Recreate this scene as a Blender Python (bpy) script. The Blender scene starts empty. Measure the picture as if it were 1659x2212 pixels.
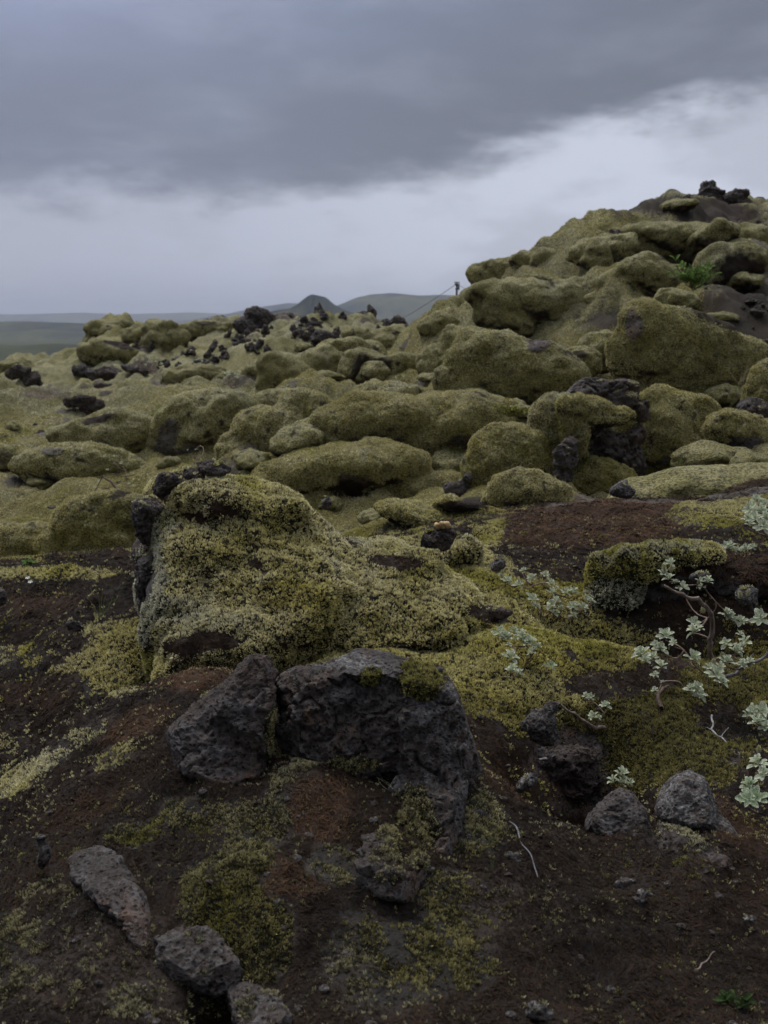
import bpy, bmesh, math, random, time
import numpy as np
from mathutils import Vector, Matrix, noise as mnoise

T0 = time.time()
rng = np.random.default_rng(7)
random.seed(7)
R = math.radians

# ------------------------------------------------------------------ camera
F, CU, CV = 2268.0, 829.5, 1106.0          # focal length and centre in units of the picture's height / 2212
PITCH = R(10.15)
EYE = np.array([0.0, 0.0, 1.6])
FWD = np.array([0, math.cos(PITCH), -math.sin(PITCH)])
UPV = np.array([0, math.sin(PITCH), math.cos(PITCH)])
scene = bpy.context.scene
cd = bpy.data.cameras.new('camera')
cd.sensor_fit = 'VERTICAL'; cd.sensor_height = 44; cd.sensor_width = 33
cd.lens = 44 * F / 2212
cd.clip_start = 0.05; cd.clip_end = 60000
cd.dof.use_dof = True; cd.dof.focus_distance = 3.15; cd.dof.aperture_fstop = 8.0
cam = bpy.data.objects.new('camera', cd)
scene.collection.objects.link(cam)
cam.location = EYE; cam.rotation_euler = (math.pi/2 - PITCH, 0, 0)
scene.camera = cam

# ------------------------------------------------------------------ world: overcast sky
SUN_EL, SUN_AZ = R(58), R(-38)              # azimuth to the right of the view direction
w = bpy.data.worlds.new('World'); scene.world = w; w.use_nodes = True
nt = w.node_tree; nt.nodes.clear()
class NB:
    """small helper to write node trees"""
    def __init__(s, nt): s.nt = nt
    def n(s, t, **kw):
        nd = s.nt.nodes.new(t)
        for k, v in kw.items(): setattr(nd, k, v)
        return nd
    def put(s, sock, v):
        if isinstance(v, bpy.types.NodeSocket): s.nt.links.new(v, sock)
        elif v is not None: sock.default_value = v
    def m(s, op, a, b=None, c=None, clamp=False):
        nd = s.n('ShaderNodeMath', operation=op, use_clamp=clamp)
        s.put(nd.inputs[0], a); s.put(nd.inputs[1], b); s.put(nd.inputs[2], c)
        return nd.outputs[0]
    def noise(s, vec, scale, detail=4, rough=.55, dist=0, out=0):
        nd = s.n('ShaderNodeTexNoise'); s.put(nd.inputs['Vector'], vec)
        nd.inputs['Scale'].default_value = scale; nd.inputs['Detail'].default_value = detail
        nd.inputs['Roughness'].default_value = rough; nd.inputs['Distortion'].default_value = dist
        return nd.outputs[out]
    def ss(s, x, a, b, lo=0., hi=1.):
        nd = s.n('ShaderNodeMapRange', interpolation_type='SMOOTHSTEP')
        s.put(nd.inputs[0], x); nd.inputs[1].default_value = a; nd.inputs[2].default_value = b
        nd.inputs[3].default_value = lo; nd.inputs[4].default_value = hi
        return nd.outputs[0]
    def mix(s, f, a, b, bt='MIX'):
        nd = s.n('ShaderNodeMix', data_type='RGBA', blend_type=bt)
        s.put(nd.inputs[0], f)
        for k, v in ((6, a), (7, b)):
            s.put(nd.inputs[k], (*v, 1) if isinstance(v, tuple) else v)
        return nd.outputs[2]
B = NB(nt)
geo = B.n('ShaderNodeTexCoord').outputs['Generated']
sep = B.n('ShaderNodeSeparateXYZ'); nt.links.new(geo, sep.inputs[0])
X, Yc, Z = sep.outputs
el = B.m('MULTIPLY', B.m('ARCSINE', Z), 57.2958)            # degrees above the horizon
az = B.m('MULTIPLY', B.m('ARCTAN2', X, Yc), 57.2958)        # degrees right of the view direction
cmb = B.n('ShaderNodeCombineXYZ')                            # flattened cloud layer coordinates
nt.links.new(B.m('DIVIDE', X, B.m('ADD', B.m('ABSOLUTE', Z), .12)), cmb.inputs[0])
nt.links.new(B.m('DIVIDE', Yc, B.m('ADD', B.m('ABSOLUTE', Z), .12)), cmb.inputs[1])
n1 = B.noise(cmb.outputs[0], .55, 5, .5, .3)
n2 = B.noise(cmb.outputs[0], 1.6, 6, .55, .2)
sc3 = B.n('ShaderNodeMapping'); nt.links.new(geo, sc3.inputs[0]); sc3.inputs['Scale'].default_value = (1, 1, 2.6)
n3 = B.noise(sc3.outputs[0], 5.5, 5, .52, .15)
n4 = B.noise(sc3.outputs[0], 16, 5, .55, .1)
# height of the ragged lower edge of the dark cloud sheet, rising to the right
edge = B.m('ADD', B.m('MULTIPLY', B.m('MAXIMUM', B.m('ADD', az, 2.), 0), .22), 6.5)
wob = B.m('ADD', B.m('MULTIPLY', B.m('SUBTRACT', n3, .5), 5.0), B.m('MULTIPLY', B.m('SUBTRACT', n4, .5), 4.4))
d = B.m('ADD', B.m('SUBTRACT', el, edge), wob)
cover = B.ss(d, -1.3, 1.7)
bright = B.ss(az, -20, 12)                                   # paler gap towards the right
low = B.mix(bright, (.31, .332, .41), (.425, .45, .525))
low = B.mix(B.ss(el, 0.2, 4.0), B.mix(bright, (.235, .258, .35), (.40, .43, .50)), low)
low = B.mix(B.m('MULTIPLY', B.ss(B.m('ADD', n3, B.m('MULTIPLY', n4, .35)), .56, .74), .6), low, (.30, .315, .37))
dark = B.mix(B.ss(az, -22, 10), (.145, .160, .220), (.112, .123, .155))
hi = B.mix(B.ss(az, -24, 6), (.30, .345, .50), (.155, .185, .26))
up = B.mix(B.ss(B.m('ADD', d, B.m('MULTIPLY', B.m('SUBTRACT', n1, .5), 14)), 2.5, 15), dark, hi)
up = B.mix(B.m('MULTIPLY', B.ss(n2, .42, .72), .22), up, (.36, .39, .48))
up = B.mix(B.m('MULTIPLY', B.ss(B.m('ADD', n4, B.m('MULTIPLY', n3, .6)), .70, .95), .25), up, (.11, .12, .15))
col = B.mix(cover, low, up)
# unseen sky, shaped for the lighting: brightened overhead, darkened behind the viewer
zen = B.ss(el, 28, 62)
zc = B.mix(B.ss(n2, .3, .7), (1.05, 1.12, 1.25), (1.55, 1.6, 1.7))
col = B.mix(zen, col, zc)
back = B.m('MULTIPLY', B.ss(Yc, .25, -.4), B.ss(el, 84, 50))
col = B.mix(B.m('MULTIPLY', back, .93), col, (.085, .09, .11))
col = B.mix(B.ss(el, 0, -3), col, (.05, .05, .04))
sky = B.n('ShaderNodeTexSky', sky_type='NISHITA', sun_disc=False)
sky.sun_elevation = SUN_EL; sky.sun_rotation = SUN_AZ
bgm = B.mix(.03, B.mix(1.0, col, (10., 10., 10.), 'MULTIPLY'), sky.outputs[0])
bg = B.n('ShaderNodeBackground'); nt.links.new(bgm, bg.inputs[0]); bg.inputs[1].default_value = .1
wo = B.n('ShaderNodeOutputWorld'); nt.links.new(bg.outputs[0], wo.inputs[0])
w.cycles.sampling_method = 'MANUAL'; w.cycles.sample_map_resolution = 512

sd = bpy.data.lights.new('sun', 'SUN'); sd.energy = 1.15; sd.angle = R(14); sd.color = (1, .95, .88)
sun = bpy.data.objects.new('sun', sd); scene.collection.objects.link(sun)
sun.rotation_euler = Vector((math.sin(SUN_AZ)*math.cos(SUN_EL), math.cos(SUN_AZ)*math.cos(SUN_EL), math.sin(SUN_EL))).to_track_quat('Z', 'Y').to_euler()

vs = scene.view_settings
scene.display_settings.display_device = 'sRGB'
vs.view_transform = 'Standard'; vs.look = 'None'; vs.gamma = 1; vs.use_curve_mapping = False
vs.exposure = 0.55
cy = scene.cycles
cy.max_bounces = 5; cy.diffuse_bounces = 3; cy.glossy_bounces = 1; cy.transmission_bounces = 2; cy.volume_bounces = 0; cy.transparent_max_bounces = 6
cy.use_denoising = True; cy.use_adaptive_sampling = True; cy.adaptive_threshold = .015
cy.sample_clamp_indirect = 4

# ------------------------------------------------------------------ geometry helpers
def pix(u, v, Y):
    """the world point seen at picture place (u, v) at forward distance Y (metres)"""
    u = np.asarray(u, float); v = np.asarray(v, float); Y = np.asarray(Y, float)
    a = (u-CU)/F; b = (CV-v)/F
    dy = FWD[1]+UPV[1]*b; dz = FWD[2]+UPV[2]*b
    t = Y/dy
    return np.stack([a*t, Y*np.ones_like(t), EYE[2]+dz*t], -1)
def proj(P):
    Q = P-EYE
    zc = Q@FWD; zc = np.where(zc < .05, .05, zc)
    return CU+F*Q[..., 0]/zc, CV-F*(Q@UPV)/zc

_perm = np.random.default_rng(3).permutation(256).astype(np.int32); _perm = np.concatenate([_perm, _perm, _perm])
_g = np.random.default_rng(4).normal(size=(256, 3)); _g = (_g/np.linalg.norm(_g, axis=1)[:, None]).astype(np.float32)
def perlin(P):
    P = np.asarray(P, np.float32); I = np.floor(P).astype(np.int32); f = P-I; I &= 255
    t = f*f*f*(f*(f*6-15)+10)
    out = 0
    for dx in (0, 1):
        wx = t[:, 0] if dx else 1-t[:, 0]
        a = _perm[I[:, 0]+dx]
        for dy in (0, 1):
            wy = t[:, 1] if dy else 1-t[:, 1]
            b = _perm[a+I[:, 1]+dy]
            for dz in (0, 1):
                wz = t[:, 2] if dz else 1-t[:, 2]
                g = _g[_perm[b+I[:, 2]+dz]]
                out = out+wx*wy*wz*(g[:, 0]*(f[:, 0]-dx)+g[:, 1]*(f[:, 1]-dy)+g[:, 2]*(f[:, 2]-dz))
    return out*1.5
def fbm(P, s, o=4, gain=.5, off=0.):
    P = np.asarray(P, np.float32)/s+off; a = 1.; r = 0; t = 0
    for k in range(o):
        r = r+a*perlin(P*2**k+17.3*k); t += a; a *= gain
    return r/t
def billow(P, s, o=2, off=0.):
    P = np.asarray(P, np.float32)/s+off; a = 1.; r = 0; t = 0
    for k in range(o):
        r = r+a*np.abs(perlin(P*2.1**k+9.1*k)); t += a; a *= .5
    return r/t
def worley(P, s, off=0.):
    """distance to the nearest of one random point per cell"""
    P = np.asarray(P, np.float32)/s+off; I = np.floor(P).astype(np.int32); best = np.full(len(P), 9., np.float32)
    for dx in (-1, 0, 1):
        for dy in (-1, 0, 1):
            for dz in (-1, 0, 1):
                J = (I+np.array([dx, dy, dz])); K = J & 255
                h = _perm[_perm[_perm[K[:, 0]]+K[:, 1]]+K[:, 2]]
                q = J+_g[h]*.45+.5
                best = np.minimum(best, ((P-q)**2).sum(1))
    return np.sqrt(best)
def sstep(x, a, b):
    t = np.clip((x-a)/(b-a), 0, 1); return t*t*(3-2*t)

def new_mesh(name, V, faces, n=4):
    me = bpy.data.meshes.new(name)
    V = np.asarray(V, np.float32); faces = np.asarray(faces, np.int32)
    me.vertices.add(len(V)); me.vertices.foreach_set('co', V.ravel())
    me.loops.add(faces.size); me.loops.foreach_set('vertex_index', faces.ravel())
    me.polygons.add(len(faces))
    me.polygons.foreach_set('loop_start', np.arange(0, faces.size, n, dtype=np.int32))
    me.update(calc_edges=True)
    return me
def color_attr(me, name, C):
    at = me.color_attributes.new(name, 'FLOAT_COLOR', 'POINT')
    C = np.asarray(C, np.float32)
    if C.shape[1] == 3: C = np.concatenate([C, np.ones((len(C), 1), np.float32)], 1)
    at.data.foreach_set('color', C.ravel())
def smooth(me): me.polygons.foreach_set('use_smooth', np.ones(len(me.polygons), bool))
def coords(me):
    a = np.empty(len(me.vertices)*3, np.float32); me.vertices.foreach_get('co', a); return a.reshape(-1, 3)
def normals(me):
    a = np.empty(len(me.vertices)*3, np.float32); me.vertex_normals.foreach_get('vector', a); return a.reshape(-1, 3)
COL = scene.collection
def link(name, me, mat=None, parent=None, loc=None):
    o = bpy.data.objects.new(name, me); COL.objects.link(o)
    if mat is not None: me.materials.append(mat)
    if parent is not None: o.parent = parent
    if loc is not None: o.location = loc
    return o
def tag(o, label=None, cat=None, group=None, kind=None):
    if label: o['label'] = label
    if cat: o['category'] = cat
    if group: o['group'] = group
    if kind: o['kind'] = kind
    return o

# ------------------------------------------------------------------ terrain height
# places on the ground read off the photograph: (u, v, forward distance)
GP = [
 # foreground slope
 (-300,2300,1.5),(0,2212,1.55),(400,2212,1.55),(830,2212,1.5),(1250,2212,1.55),(1659,2212,1.6),(1950,2212,1.6),
 (0,1950,1.95),(250,1980,1.8),(500,1950,1.85),(750,1900,1.95),(1000,2000,1.85),(1300,2000,1.85),(1650,2000,1.9),
 (0,1760,2.35),(250,1750,2.15),(480,1740,2.15),(700,1720,2.2),(1100,1800,2.15),(1300,1830,2.1),(1500,1830,2.1),(1659,1780,2.25),
 (20,1700,2.5),(120,1610,2.55),(250,1530,2.6),(350,1480,2.65),(480,1430,2.7),
 (1080,1650,2.5),(1200,1780,2.3),
 (0,1620,3.0),(100,1500,3.3),(200,1420,3.5),(50,1400,3.7),(-300,1500,3.4),(-300,1250,4.3),
 (0,1250,4.3),(150,1232,4.3),(270,1232,4.2),
 (560,1500,2.95),(700,1380,3.15),(850,1400,3.1),(1000,1450,2.95),(1150,1500,2.85),(1100,1600,2.65),
 (900,1290,3.5),(1000,1250,3.7),(1130,1300,3.45),(1300,1340,3.35),(1300,1450,3.0),(1300,1560,2.75),(1450,1600,2.7),
 (1600,1600,2.75),(1600,1450,3.05),(1450,1480,2.95),(1520,1400,3.2),(1400,1690,2.5),(1659,1700,2.5),(1950,1700,2.5),
 (1100,1150,4.6),(1250,1092,5.1),(1400,1085,5.2),(1150,1215,4.2),(1300,1180,4.4),(1550,1120,4.7),(1659,1030,5.5),(1550,1060,5.4),(1659,1200,4.2),
 (1950,1100,5.0),(1500,1210,4.1),(1659,1300,3.7),
 # gaps behind the near crests
 (100,1185,6.2),(250,1180,5.8),(-300,1185,6.0),(700,1160,5.6),(900,1110,6.0),(1100,1085,6.2),(1300,1062,6.6),
 (450,1120,7.0),
 # the middle field
 (0,1080,8.3),(150,1050,8.6),(330,1020,9.0),(-400,1000,10),(0,960,11.2),(150,930,12),(330,940,11),(560,960,9.5),(700,1010,8.4),(850,1050,7.4),(1000,1060,6.9),
 (0,860,17),(200,850,17),(350,860,16),(550,870,13.5),(700,860,12.5),(850,870,10.5),
 (0,800,26),(150,800,24),(300,800,22),(450,790,21),(600,780,20),(750,770,18.5),(-500,800,25),
 (210,735,27),(350,722,28),(500,712,29),(650,708,29),(800,712,27),(880,712,24),
 # the rise on the right
 (950,900,9.5),(1100,930,8.4),(1250,1000,7.2),(1400,1030,6.9),(1550,1020,6.8),(1659,1000,6.6),
 (900,790,14),(1000,800,12),(1150,820,10.3),(1300,850,9.0),(1450,880,8.3),(1620,880,7.9),
 (960,700,17),(1080,680,14.3),(1250,700,12.6),(1400,700,11.2),(1600,740,9.8),
 (1065,614,17),(985,682,17.5),(1180,600,15.5),(1330,600,13.8),(1500,620,12.4),(1659,640,11.4),
 (1220,520,18),(1350,500,17),(1500,500,16),(1659,510,15),(1950,600,12),(2000,900,8),
 (1380,458,19),(1450,440,19),(1520,430,19),(1659,432,18.5),(1900,430,18),
]
GP = np.array(GP, float)
GW = pix(GP[:, 0], GP[:, 1], GP[:, 2])
extra = np.array([[-1.5, .2, .45], [0, .2, .42], [1.5, .2, .45], [-1, -1.2, .3], [1, -1.2, .3], [0, -5, 0], [-8, 0, 0.1], [8, 0, .6], [-14, 6, -.1], [12, 6, 1.0],
                  [-25, 20, -.2], [18, 16, 3.2], [8, 26, 2.6], [14, 32, 1.5], [0, 36, -.6], [-15, 38, -1.5], [-30, 32, -2], [4, 24, 1.2], [20, 0, .5], [-20, -5, 0]])
GW = np.concatenate([GW, extra])
def tps_k(r2): return np.where(r2 > 1e-12, .5*r2*np.log(np.maximum(r2, 1e-12)), 0)
def warp2(x, y):   # radial compression so that near and far points interpolate alike
    r = np.sqrt(x*x+y*y)+1e-9; s = np.log1p(r/1.2)/r*1.2
    return np.stack([x*s, y*s], -1)
_W = warp2(GW[:, 0], GW[:, 1])
_n = len(_W)
_K = tps_k(((_W[:, None]-_W[None])**2).sum(-1))+np.eye(_n)*2e-3
_Pm = np.concatenate([np.ones((_n, 1)), _W], 1)
_A = np.block([[_K, _Pm], [_Pm.T, np.zeros((3, 3))]])
_sol = np.linalg.solve(_A, np.concatenate([GW[:, 2], [0, 0, 0]]))
# local mounds and hollows: (u, v, Y, radius x, radius y, height)
BUMP = [
 (1275,1722,2.62,.13,.20,-.34),(470,2200,1.60,.035,.05,-.30),(322,1345,3.25,.06,.16,-.22),(150,1520,3.05,.5,.16,-.07),(180,1580,2.58,.3,.08,.03),(150,1242,4.25,.25,.2,.05),(40,1262,4.2,.2,.2,-.05),(275,1230,4.2,.15,.2,.05),(900,1990,1.95,.16,.07,.05),(620,1990,1.85,.2,.12,.03),(850,1860,2.08,.14,.09,.05),(640,1760,2.15,.22,.12,.04),(1360,1830,2.15,.3,.08,.035),(230,1990,1.85,.22,.1,.03),(535,1705,2.22,.03,.04,-.12),(700,1700,2.22,.16,.10,.05),(440,1700,2.22,.12,.08,.03),
 (900,1170,4.1,.25,.3,.02),(1430,1375,3.42,.45,.16,-.26),(1130,1640,2.55,.08,.1,-.1),
 (230,1400,3.55,.35,.2,.07),(60,1560,3.0,.35,.15,-.07),(560,1960,1.86,.14,.12,.04),
 (1500,1220,4.0,.45,.25,.05),
]
BW = [(pix(u, v, Y), rx, ry, h) for u, v, Y, rx, ry, h in BUMP]
SK = []
def far_h(x, y):
    r = np.sqrt(x*x+y*y)
    z = -0.2-34*sstep(np.log(np.maximum(r, 30)), math.log(34), math.log(900))
    P = np.stack([x, y, np.zeros_like(x)], -1)
    z = z+fbm(P, 260., 4)*9*sstep(r, 120, 700)+fbm(P, 2200., 3)*22*sstep(r, 900, 4000)+fbm(P, 24., 3)*1.2*sstep(r, 36, 80)*(1-sstep(r, 300, 900))
    return z
def ground(x, y, fine=True):
    x = np.asarray(x, float).ravel(); y = np.asarray(y, float).ravel()
    z = np.empty_like(x)
    for i in range(0, len(x), 60000):
        s = slice(i, i+60000)
        Wq = warp2(x[s], y[s])
        k = tps_k(((Wq[:, None]-_W[None])**2).sum(-1))
        z[s] = k@_sol[:_n]+_sol[_n]+Wq@_sol[_n+1:]
    r = np.sqrt(x*x+y*y)
    for c, rx, ry, h in BW:
        z += h*np.exp(-((x-c[0])/rx)**2-((y-c[1])/ry)**2)
    b = sstep(r, 30, 42)
    if b.max() > 0: z = z*(1-b)+far_h(x, y)*b
    if fine and SK:
        inc = np.zeros_like(z)
        for cx, cy_, rx, ry, h in SK:
            m_ = (np.abs(x-cx) < 2.6*rx) & (np.abs(y-cy_) < 2.6*ry)
            if m_.any(): inc[m_] = np.maximum(inc[m_], h*np.exp(-((x[m_]-cx)/rx)**2-((y[m_]-cy_)/ry)**2))
        z += inc
    if fine:
        P = np.stack([x, y, z*0], -1)
        mid = sstep(r, 4.6, 8)*(1-sstep(r, 34, 60)); lf = 1-.5*sstep(-x/r, .10, .2)*(1-sstep(r, 16, 22))
        # pillows of moss-grown lava: rounded tops, narrow creases
        q = P.copy(); q[:, 0] += .35*fbm(P, 1.7, 2); q[:, 1] += .35*fbm(P, 1.7, 2, off=5)
        q[:, 1] *= .8
        z += mid*lf*((billow(q, 2.0, 1)-.22)*1.05*(.3+.7*sstep(r, 6, 10.5))*(1-.35*sstep(r, 14, 24))+(billow(q, .8, 2, 3.)-.25)*.52*sstep(r, 5.5, 8)+(billow(q, .33, 2, 7.)-.25)*.10*sstep(r, 6, 9))
        z += mid*(fbm(P, .16, 3)*.035+fbm(P, .55, 3, .55, 2)*.15)-.013*r*sstep(r, 4.6, 7)*(1-sstep(r, 14, 17))
        near = 1-sstep(r, 4.6, 7)
        z += near*(fbm(P, .34, 3, .55)*.055+(billow(P, .13, 2)-.3)*.030+fbm(P, .030, 3, .6)*.010)
    return z
def hit(u, v, Y0=1.0, Y1=45.):
    """forward distance at which the sight line through (u, v) meets the ground"""
    Ys = np.exp(np.linspace(math.log(Y0), math.log(Y1), 600))
    P = pix(u, v, Ys)
    g = ground(P[:, 0], P[:, 1], False)
    k = np.nonzero(P[:, 2] < g)[0]
    return float(Ys[k[0]]) if len(k) else float(Y1)

# ------------------------------------------------------------------ materials
def surface_material(name, near=True):
    m = bpy.data.materials.new(name); m.use_nodes = True
    nt = m.node_tree; nt.nodes.clear(); B = NB(nt)
    pos = B.n('ShaderNodeTexCoord').outputs['Object']
    at = B.n('ShaderNodeVertexColor', layer_name='cover')
    s = B.n('ShaderNodeSeparateColor'); nt.links.new(at.outputs[0], s.inputs[0])
    moss, soil, tone = s.outputs; lich = at.outputs['Alpha']
    nf = B.noise(pos, 170 if near else 75, 3, .7)      # tuft-size speckle
    nm = B.noise(pos, 22 if near else 9, 5, .6)
    nl = B.noise(pos, 3.2 if near else 1.4, 4, .55)
    # rock: vesicular lava, grey to brown purple, with mineral stains
    vor = B.n('ShaderNodeTexVoronoi', feature='F1'); nt.links.new(pos, vor.inputs['Vector']); vor.inputs['Scale'].default_value = 95 if near else 26
    pit = B.ss(vor.outputs['Distance'], .18, .42)
    vor2 = B.n('ShaderNodeTexVoronoi', feature='F1'); nt.links.new(pos, vor2.inputs['Vector']); vor2.inputs['Scale'].default_value = 34 if near else 9
    pit2 = B.ss(vor2.outputs['Distance'], .12, .34)
    rk = B.mix(B.ss(nl, .38, .64), (.052, .044, .041), (.088, .056, .043))
    rk = B.mix(B.ss(nm, .45, .70), rk, (.082, .070, .066))
    rk = B.mix(B.m('MULTIPLY', B.ss(B.noise(pos, 9 if near else 4, 6, .7), .56, .66), .6), rk, (.13, .072, .042))
    rk = B.mix(B.m('MULTIPLY', B.ss(B.noise(pos, 14 if near else 6, 5, .7, .5), .52, .64), .55), rk, (.105, .105, .115))
    lc = B.mix(B.ss(nf, .4, .6), (.095, .10, .115), (.27, .265, .24))
    rk = B.mix(B.m('MULTIPLY', lich, B.ss(B.noise(pos, 60 if near else 20, 6, .75), .40, .60)), rk, lc)
    rk = B.mix(B.m('MULTIPLY', pit, pit2), B.mix(.6, rk, (.012, .011, .011)), rk)
    # soil and dead moss: dark brown with rusty fibres
    wv = B.n('ShaderNodeMapping'); nt.links.new(pos, wv.inputs[0]); wv.inputs['Scale'].default_value = (1, .35, 1)
    fib = B.noise(wv.outputs[0], 260 if near else 90, 4, .75, 1.2)
    sl = B.mix(B.ss(fib, .40, .66), (.0055, .0042, .0031), (.0175, .0118, .0076))
    sl = B.mix(B.m('MULTIPLY', B.ss(nl, .42, .62), .8), sl, B.mix(B.ss(fib, .40, .64), (.0085, .0055, .0038), (.036, .0185, .0098)))
    sl = B.mix(B.m('MULTIPLY', B.ss(nf, .56, .66), .55), sl, (.036, .029, .023))
    rust = B.mix(B.ss(fib, .38, .62), (.020, .0120, .008), (.062, .033, .019))
    sl = B.mix(B.m('MULTIPLY', lich, .9), sl, rust)
    # moss
    pale = B.mix(B.ss(nf, .36, .62), (.056, .051, .030), (.345, .32, .175))
    yel = B.mix(B.ss(nf, .36, .62), (.048, .044, .014), (.275, .245, .080))
    ol = B.mix(B.ss(nf, .36, .62), (.036, .034, .010), (.150, .135, .038))
    ms = B.mix(tone, yel, pale)
    ms = B.mix(B.m('MULTIPLY', B.ss(B.m('ADD', nl, B.m('MULTIPLY', nm, .3)), .58, .78), .8), ms, ol)
    ms = B.mix(B.m('MULTIPLY', B.ss(nm, .56, .70), .6), ms, (.034, .026, .018))
    ms = B.mix(B.m('MULTIPLY', B.ss(B.noise(pos, 1.1 if near else .55, 5, .6, .4), .50, .66), .5), ms, B.mix(B.ss(nf, .36, .62), (.05, .05, .036), (.24, .235, .15)))
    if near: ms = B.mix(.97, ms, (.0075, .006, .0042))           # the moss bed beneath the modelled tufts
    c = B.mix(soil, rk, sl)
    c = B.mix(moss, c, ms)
    b1 = B.n('ShaderNodeBump'); b1.inputs['Strength'].default_value = .8; b1.inputs['Distance'].default_value = .009 if near else .02
    hgt = B.m('ADD', B.m('MULTIPLY', nf, .8), B.m('MULTIPLY', B.m('MULTIPLY', pit, pit2), B.m('SUBTRACT', 1.0, B.m('MAXIMUM', moss, soil))))
    nt.links.new(B.m('ADD', hgt, nm), b1.inputs['Height'])
    bs = B.n('ShaderNodeBsdfPrincipled'); nt.links.new(c, bs.inputs['Base Color'])
    bs.inputs['Roughness'].default_value = .88; bs.inputs['Specular IOR Level'].default_value = .25
    nt.links.new(b1.outputs[0], bs.inputs['Normal'])
    o = B.n('ShaderNodeOutputMaterial'); nt.links.new(bs.outputs[0], o.inputs[0])
    return m
M_NEAR = surface_material('mossy_lava_close', True)
M_FAR = surface_material('mossy_lava_field', False)
def attr_material(name, rough=.8, spec=.2, trans=0., nscale=0):
    m = bpy.data.materials.new(name); m.use_nodes = True
    nt = m.node_tree; nt.nodes.clear(); B = NB(nt)
    at = B.n('ShaderNodeVertexColor', layer_name='Col').outputs[0]
    if nscale:
        pos = B.n('ShaderNodeTexCoord').outputs['Object']
        k = B.ss(B.noise(pos, nscale, 3, .6), .3, .7, .6, 1.3)
        cmb = B.n('ShaderNodeCombineColor')
        for i in range(3): nt.links.new(k, cmb.inputs[i])
        at = B.mix(1.0, at, cmb.outputs[0], 'MULTIPLY')
    bs = B.n('ShaderNodeBsdfPrincipled'); nt.links.new(at, bs.inputs['Base Color'])
    bs.inputs['Roughness'].default_value = rough; bs.inputs['Specular IOR Level'].default_value = spec
    out = bs.outputs[0]
    if trans:
        tr = B.n('ShaderNodeBsdfTranslucent'); nt.links.new(at, tr.inputs[0])
        mx = B.n('ShaderNodeMixShader'); mx.inputs[0].default_value = trans
        nt.links.new(bs.outputs[0], mx.inputs[1]); nt.links.new(tr.outputs[0], mx.inputs[2]); out = mx.outputs[0]
    o = B.n('ShaderNodeOutputMaterial'); nt.links.new(out, o.inputs[0])
    return m
M_TUFT = attr_material('moss_tufts', .9, .1, .18)
M_LEAF = attr_material('woolly_willow_leaf', .9, .08, .25, 300)
M_BARK = attr_material('willow_bark', .8, .2, 0, 240)
M_FIBRE = attr_material('dead_moss_fibres', .9, .1)

# ------------------------------------------------------------------ scattering of moss tufts and fibres
def tri_samples(me, dens_v, keep_back=-.35, seed=0):
    """random points on a mesh; dens_v = expected number per square metre at each vertex"""
    rg = np.random.default_rng(seed)
    me.calc_loop_triangles()
    nt_ = len(me.loop_triangles); T = np.empty(nt_*3, np.int32); me.loop_triangles.foreach_get('vertices', T); T = T.reshape(-1, 3)
    V = coords(me).astype(np.float64); N = normals(me)
    a, b, c = V[T[:, 0]], V[T[:, 1]], V[T[:, 2]]
    area = .5*np.linalg.norm(np.cross(b-a, c-a), axis=1)
    cnt = rg.poisson(area*dens_v[T].mean(1))
    I = np.repeat(np.arange(nt_), cnt)
    r1, r2 = rg.random(len(I)), rg.random(len(I)); s = np.sqrt(r1)
    w0, w1, w2 = 1-s, s*(1-r2), s*r2
    P = a[I]*w0[:, None]+b[I]*w1[:, None]+c[I]*w2[:, None]
    Nn = N[T[I, 0]]*w0[:, None]+N[T[I, 1]]*w1[:, None]+N[T[I, 2]]*w2[:, None]
    Nn /= np.linalg.norm(Nn, axis=1)[:, None]+1e-9
    return P, Nn, T[I], np.stack([w0, w1, w2], 1)
MOSS_PAL = np.array([[.66, .60, .36], [.56, .50, .19], [.36, .34, .085], [.19, .20, .055], [.50, .49, .40]])
def moss_colours(P, tone, rg, off=0.):
    fr = sstep(np.linalg.norm(P-EYE, axis=1), 4.5, 6.5)[:, None]
    n1 = fbm(P, .30, 3, .55, off+11); n2 = fbm(P, .09, 2, .5, off+23); n3 = rg.random(len(P))
    t = np.clip(tone+.9*n1+.35*n2, 0, 1)[:, None]
    c = MOSS_PAL[1]*(1-t)+MOSS_PAL[0]*t
    c = c*(1-.75*sstep(-n1, .02, .38)[:, None])+MOSS_PAL[2]*(.75*sstep(-n1, .02, .38)[:, None])
    c = c+(MOSS_PAL[4]-c)*(sstep(tone, .8, 1.1)*.8)[:, None]
    c = c*((.62+.7*n3)[:, None]*(1-fr)+fr*(.72+.26*n3)[:, None])
    close = sstep(np.linalg.norm(P-EYE, axis=1), 2.9, 2.2)  # foreground light falloff put into the tuft colours, darker towards the camera
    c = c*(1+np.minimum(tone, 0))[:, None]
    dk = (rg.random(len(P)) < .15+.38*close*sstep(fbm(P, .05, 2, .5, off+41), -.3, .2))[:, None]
    return np.where(dk, c*(.28+.3*fr), c)*(1-.48*close[:, None])
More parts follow.
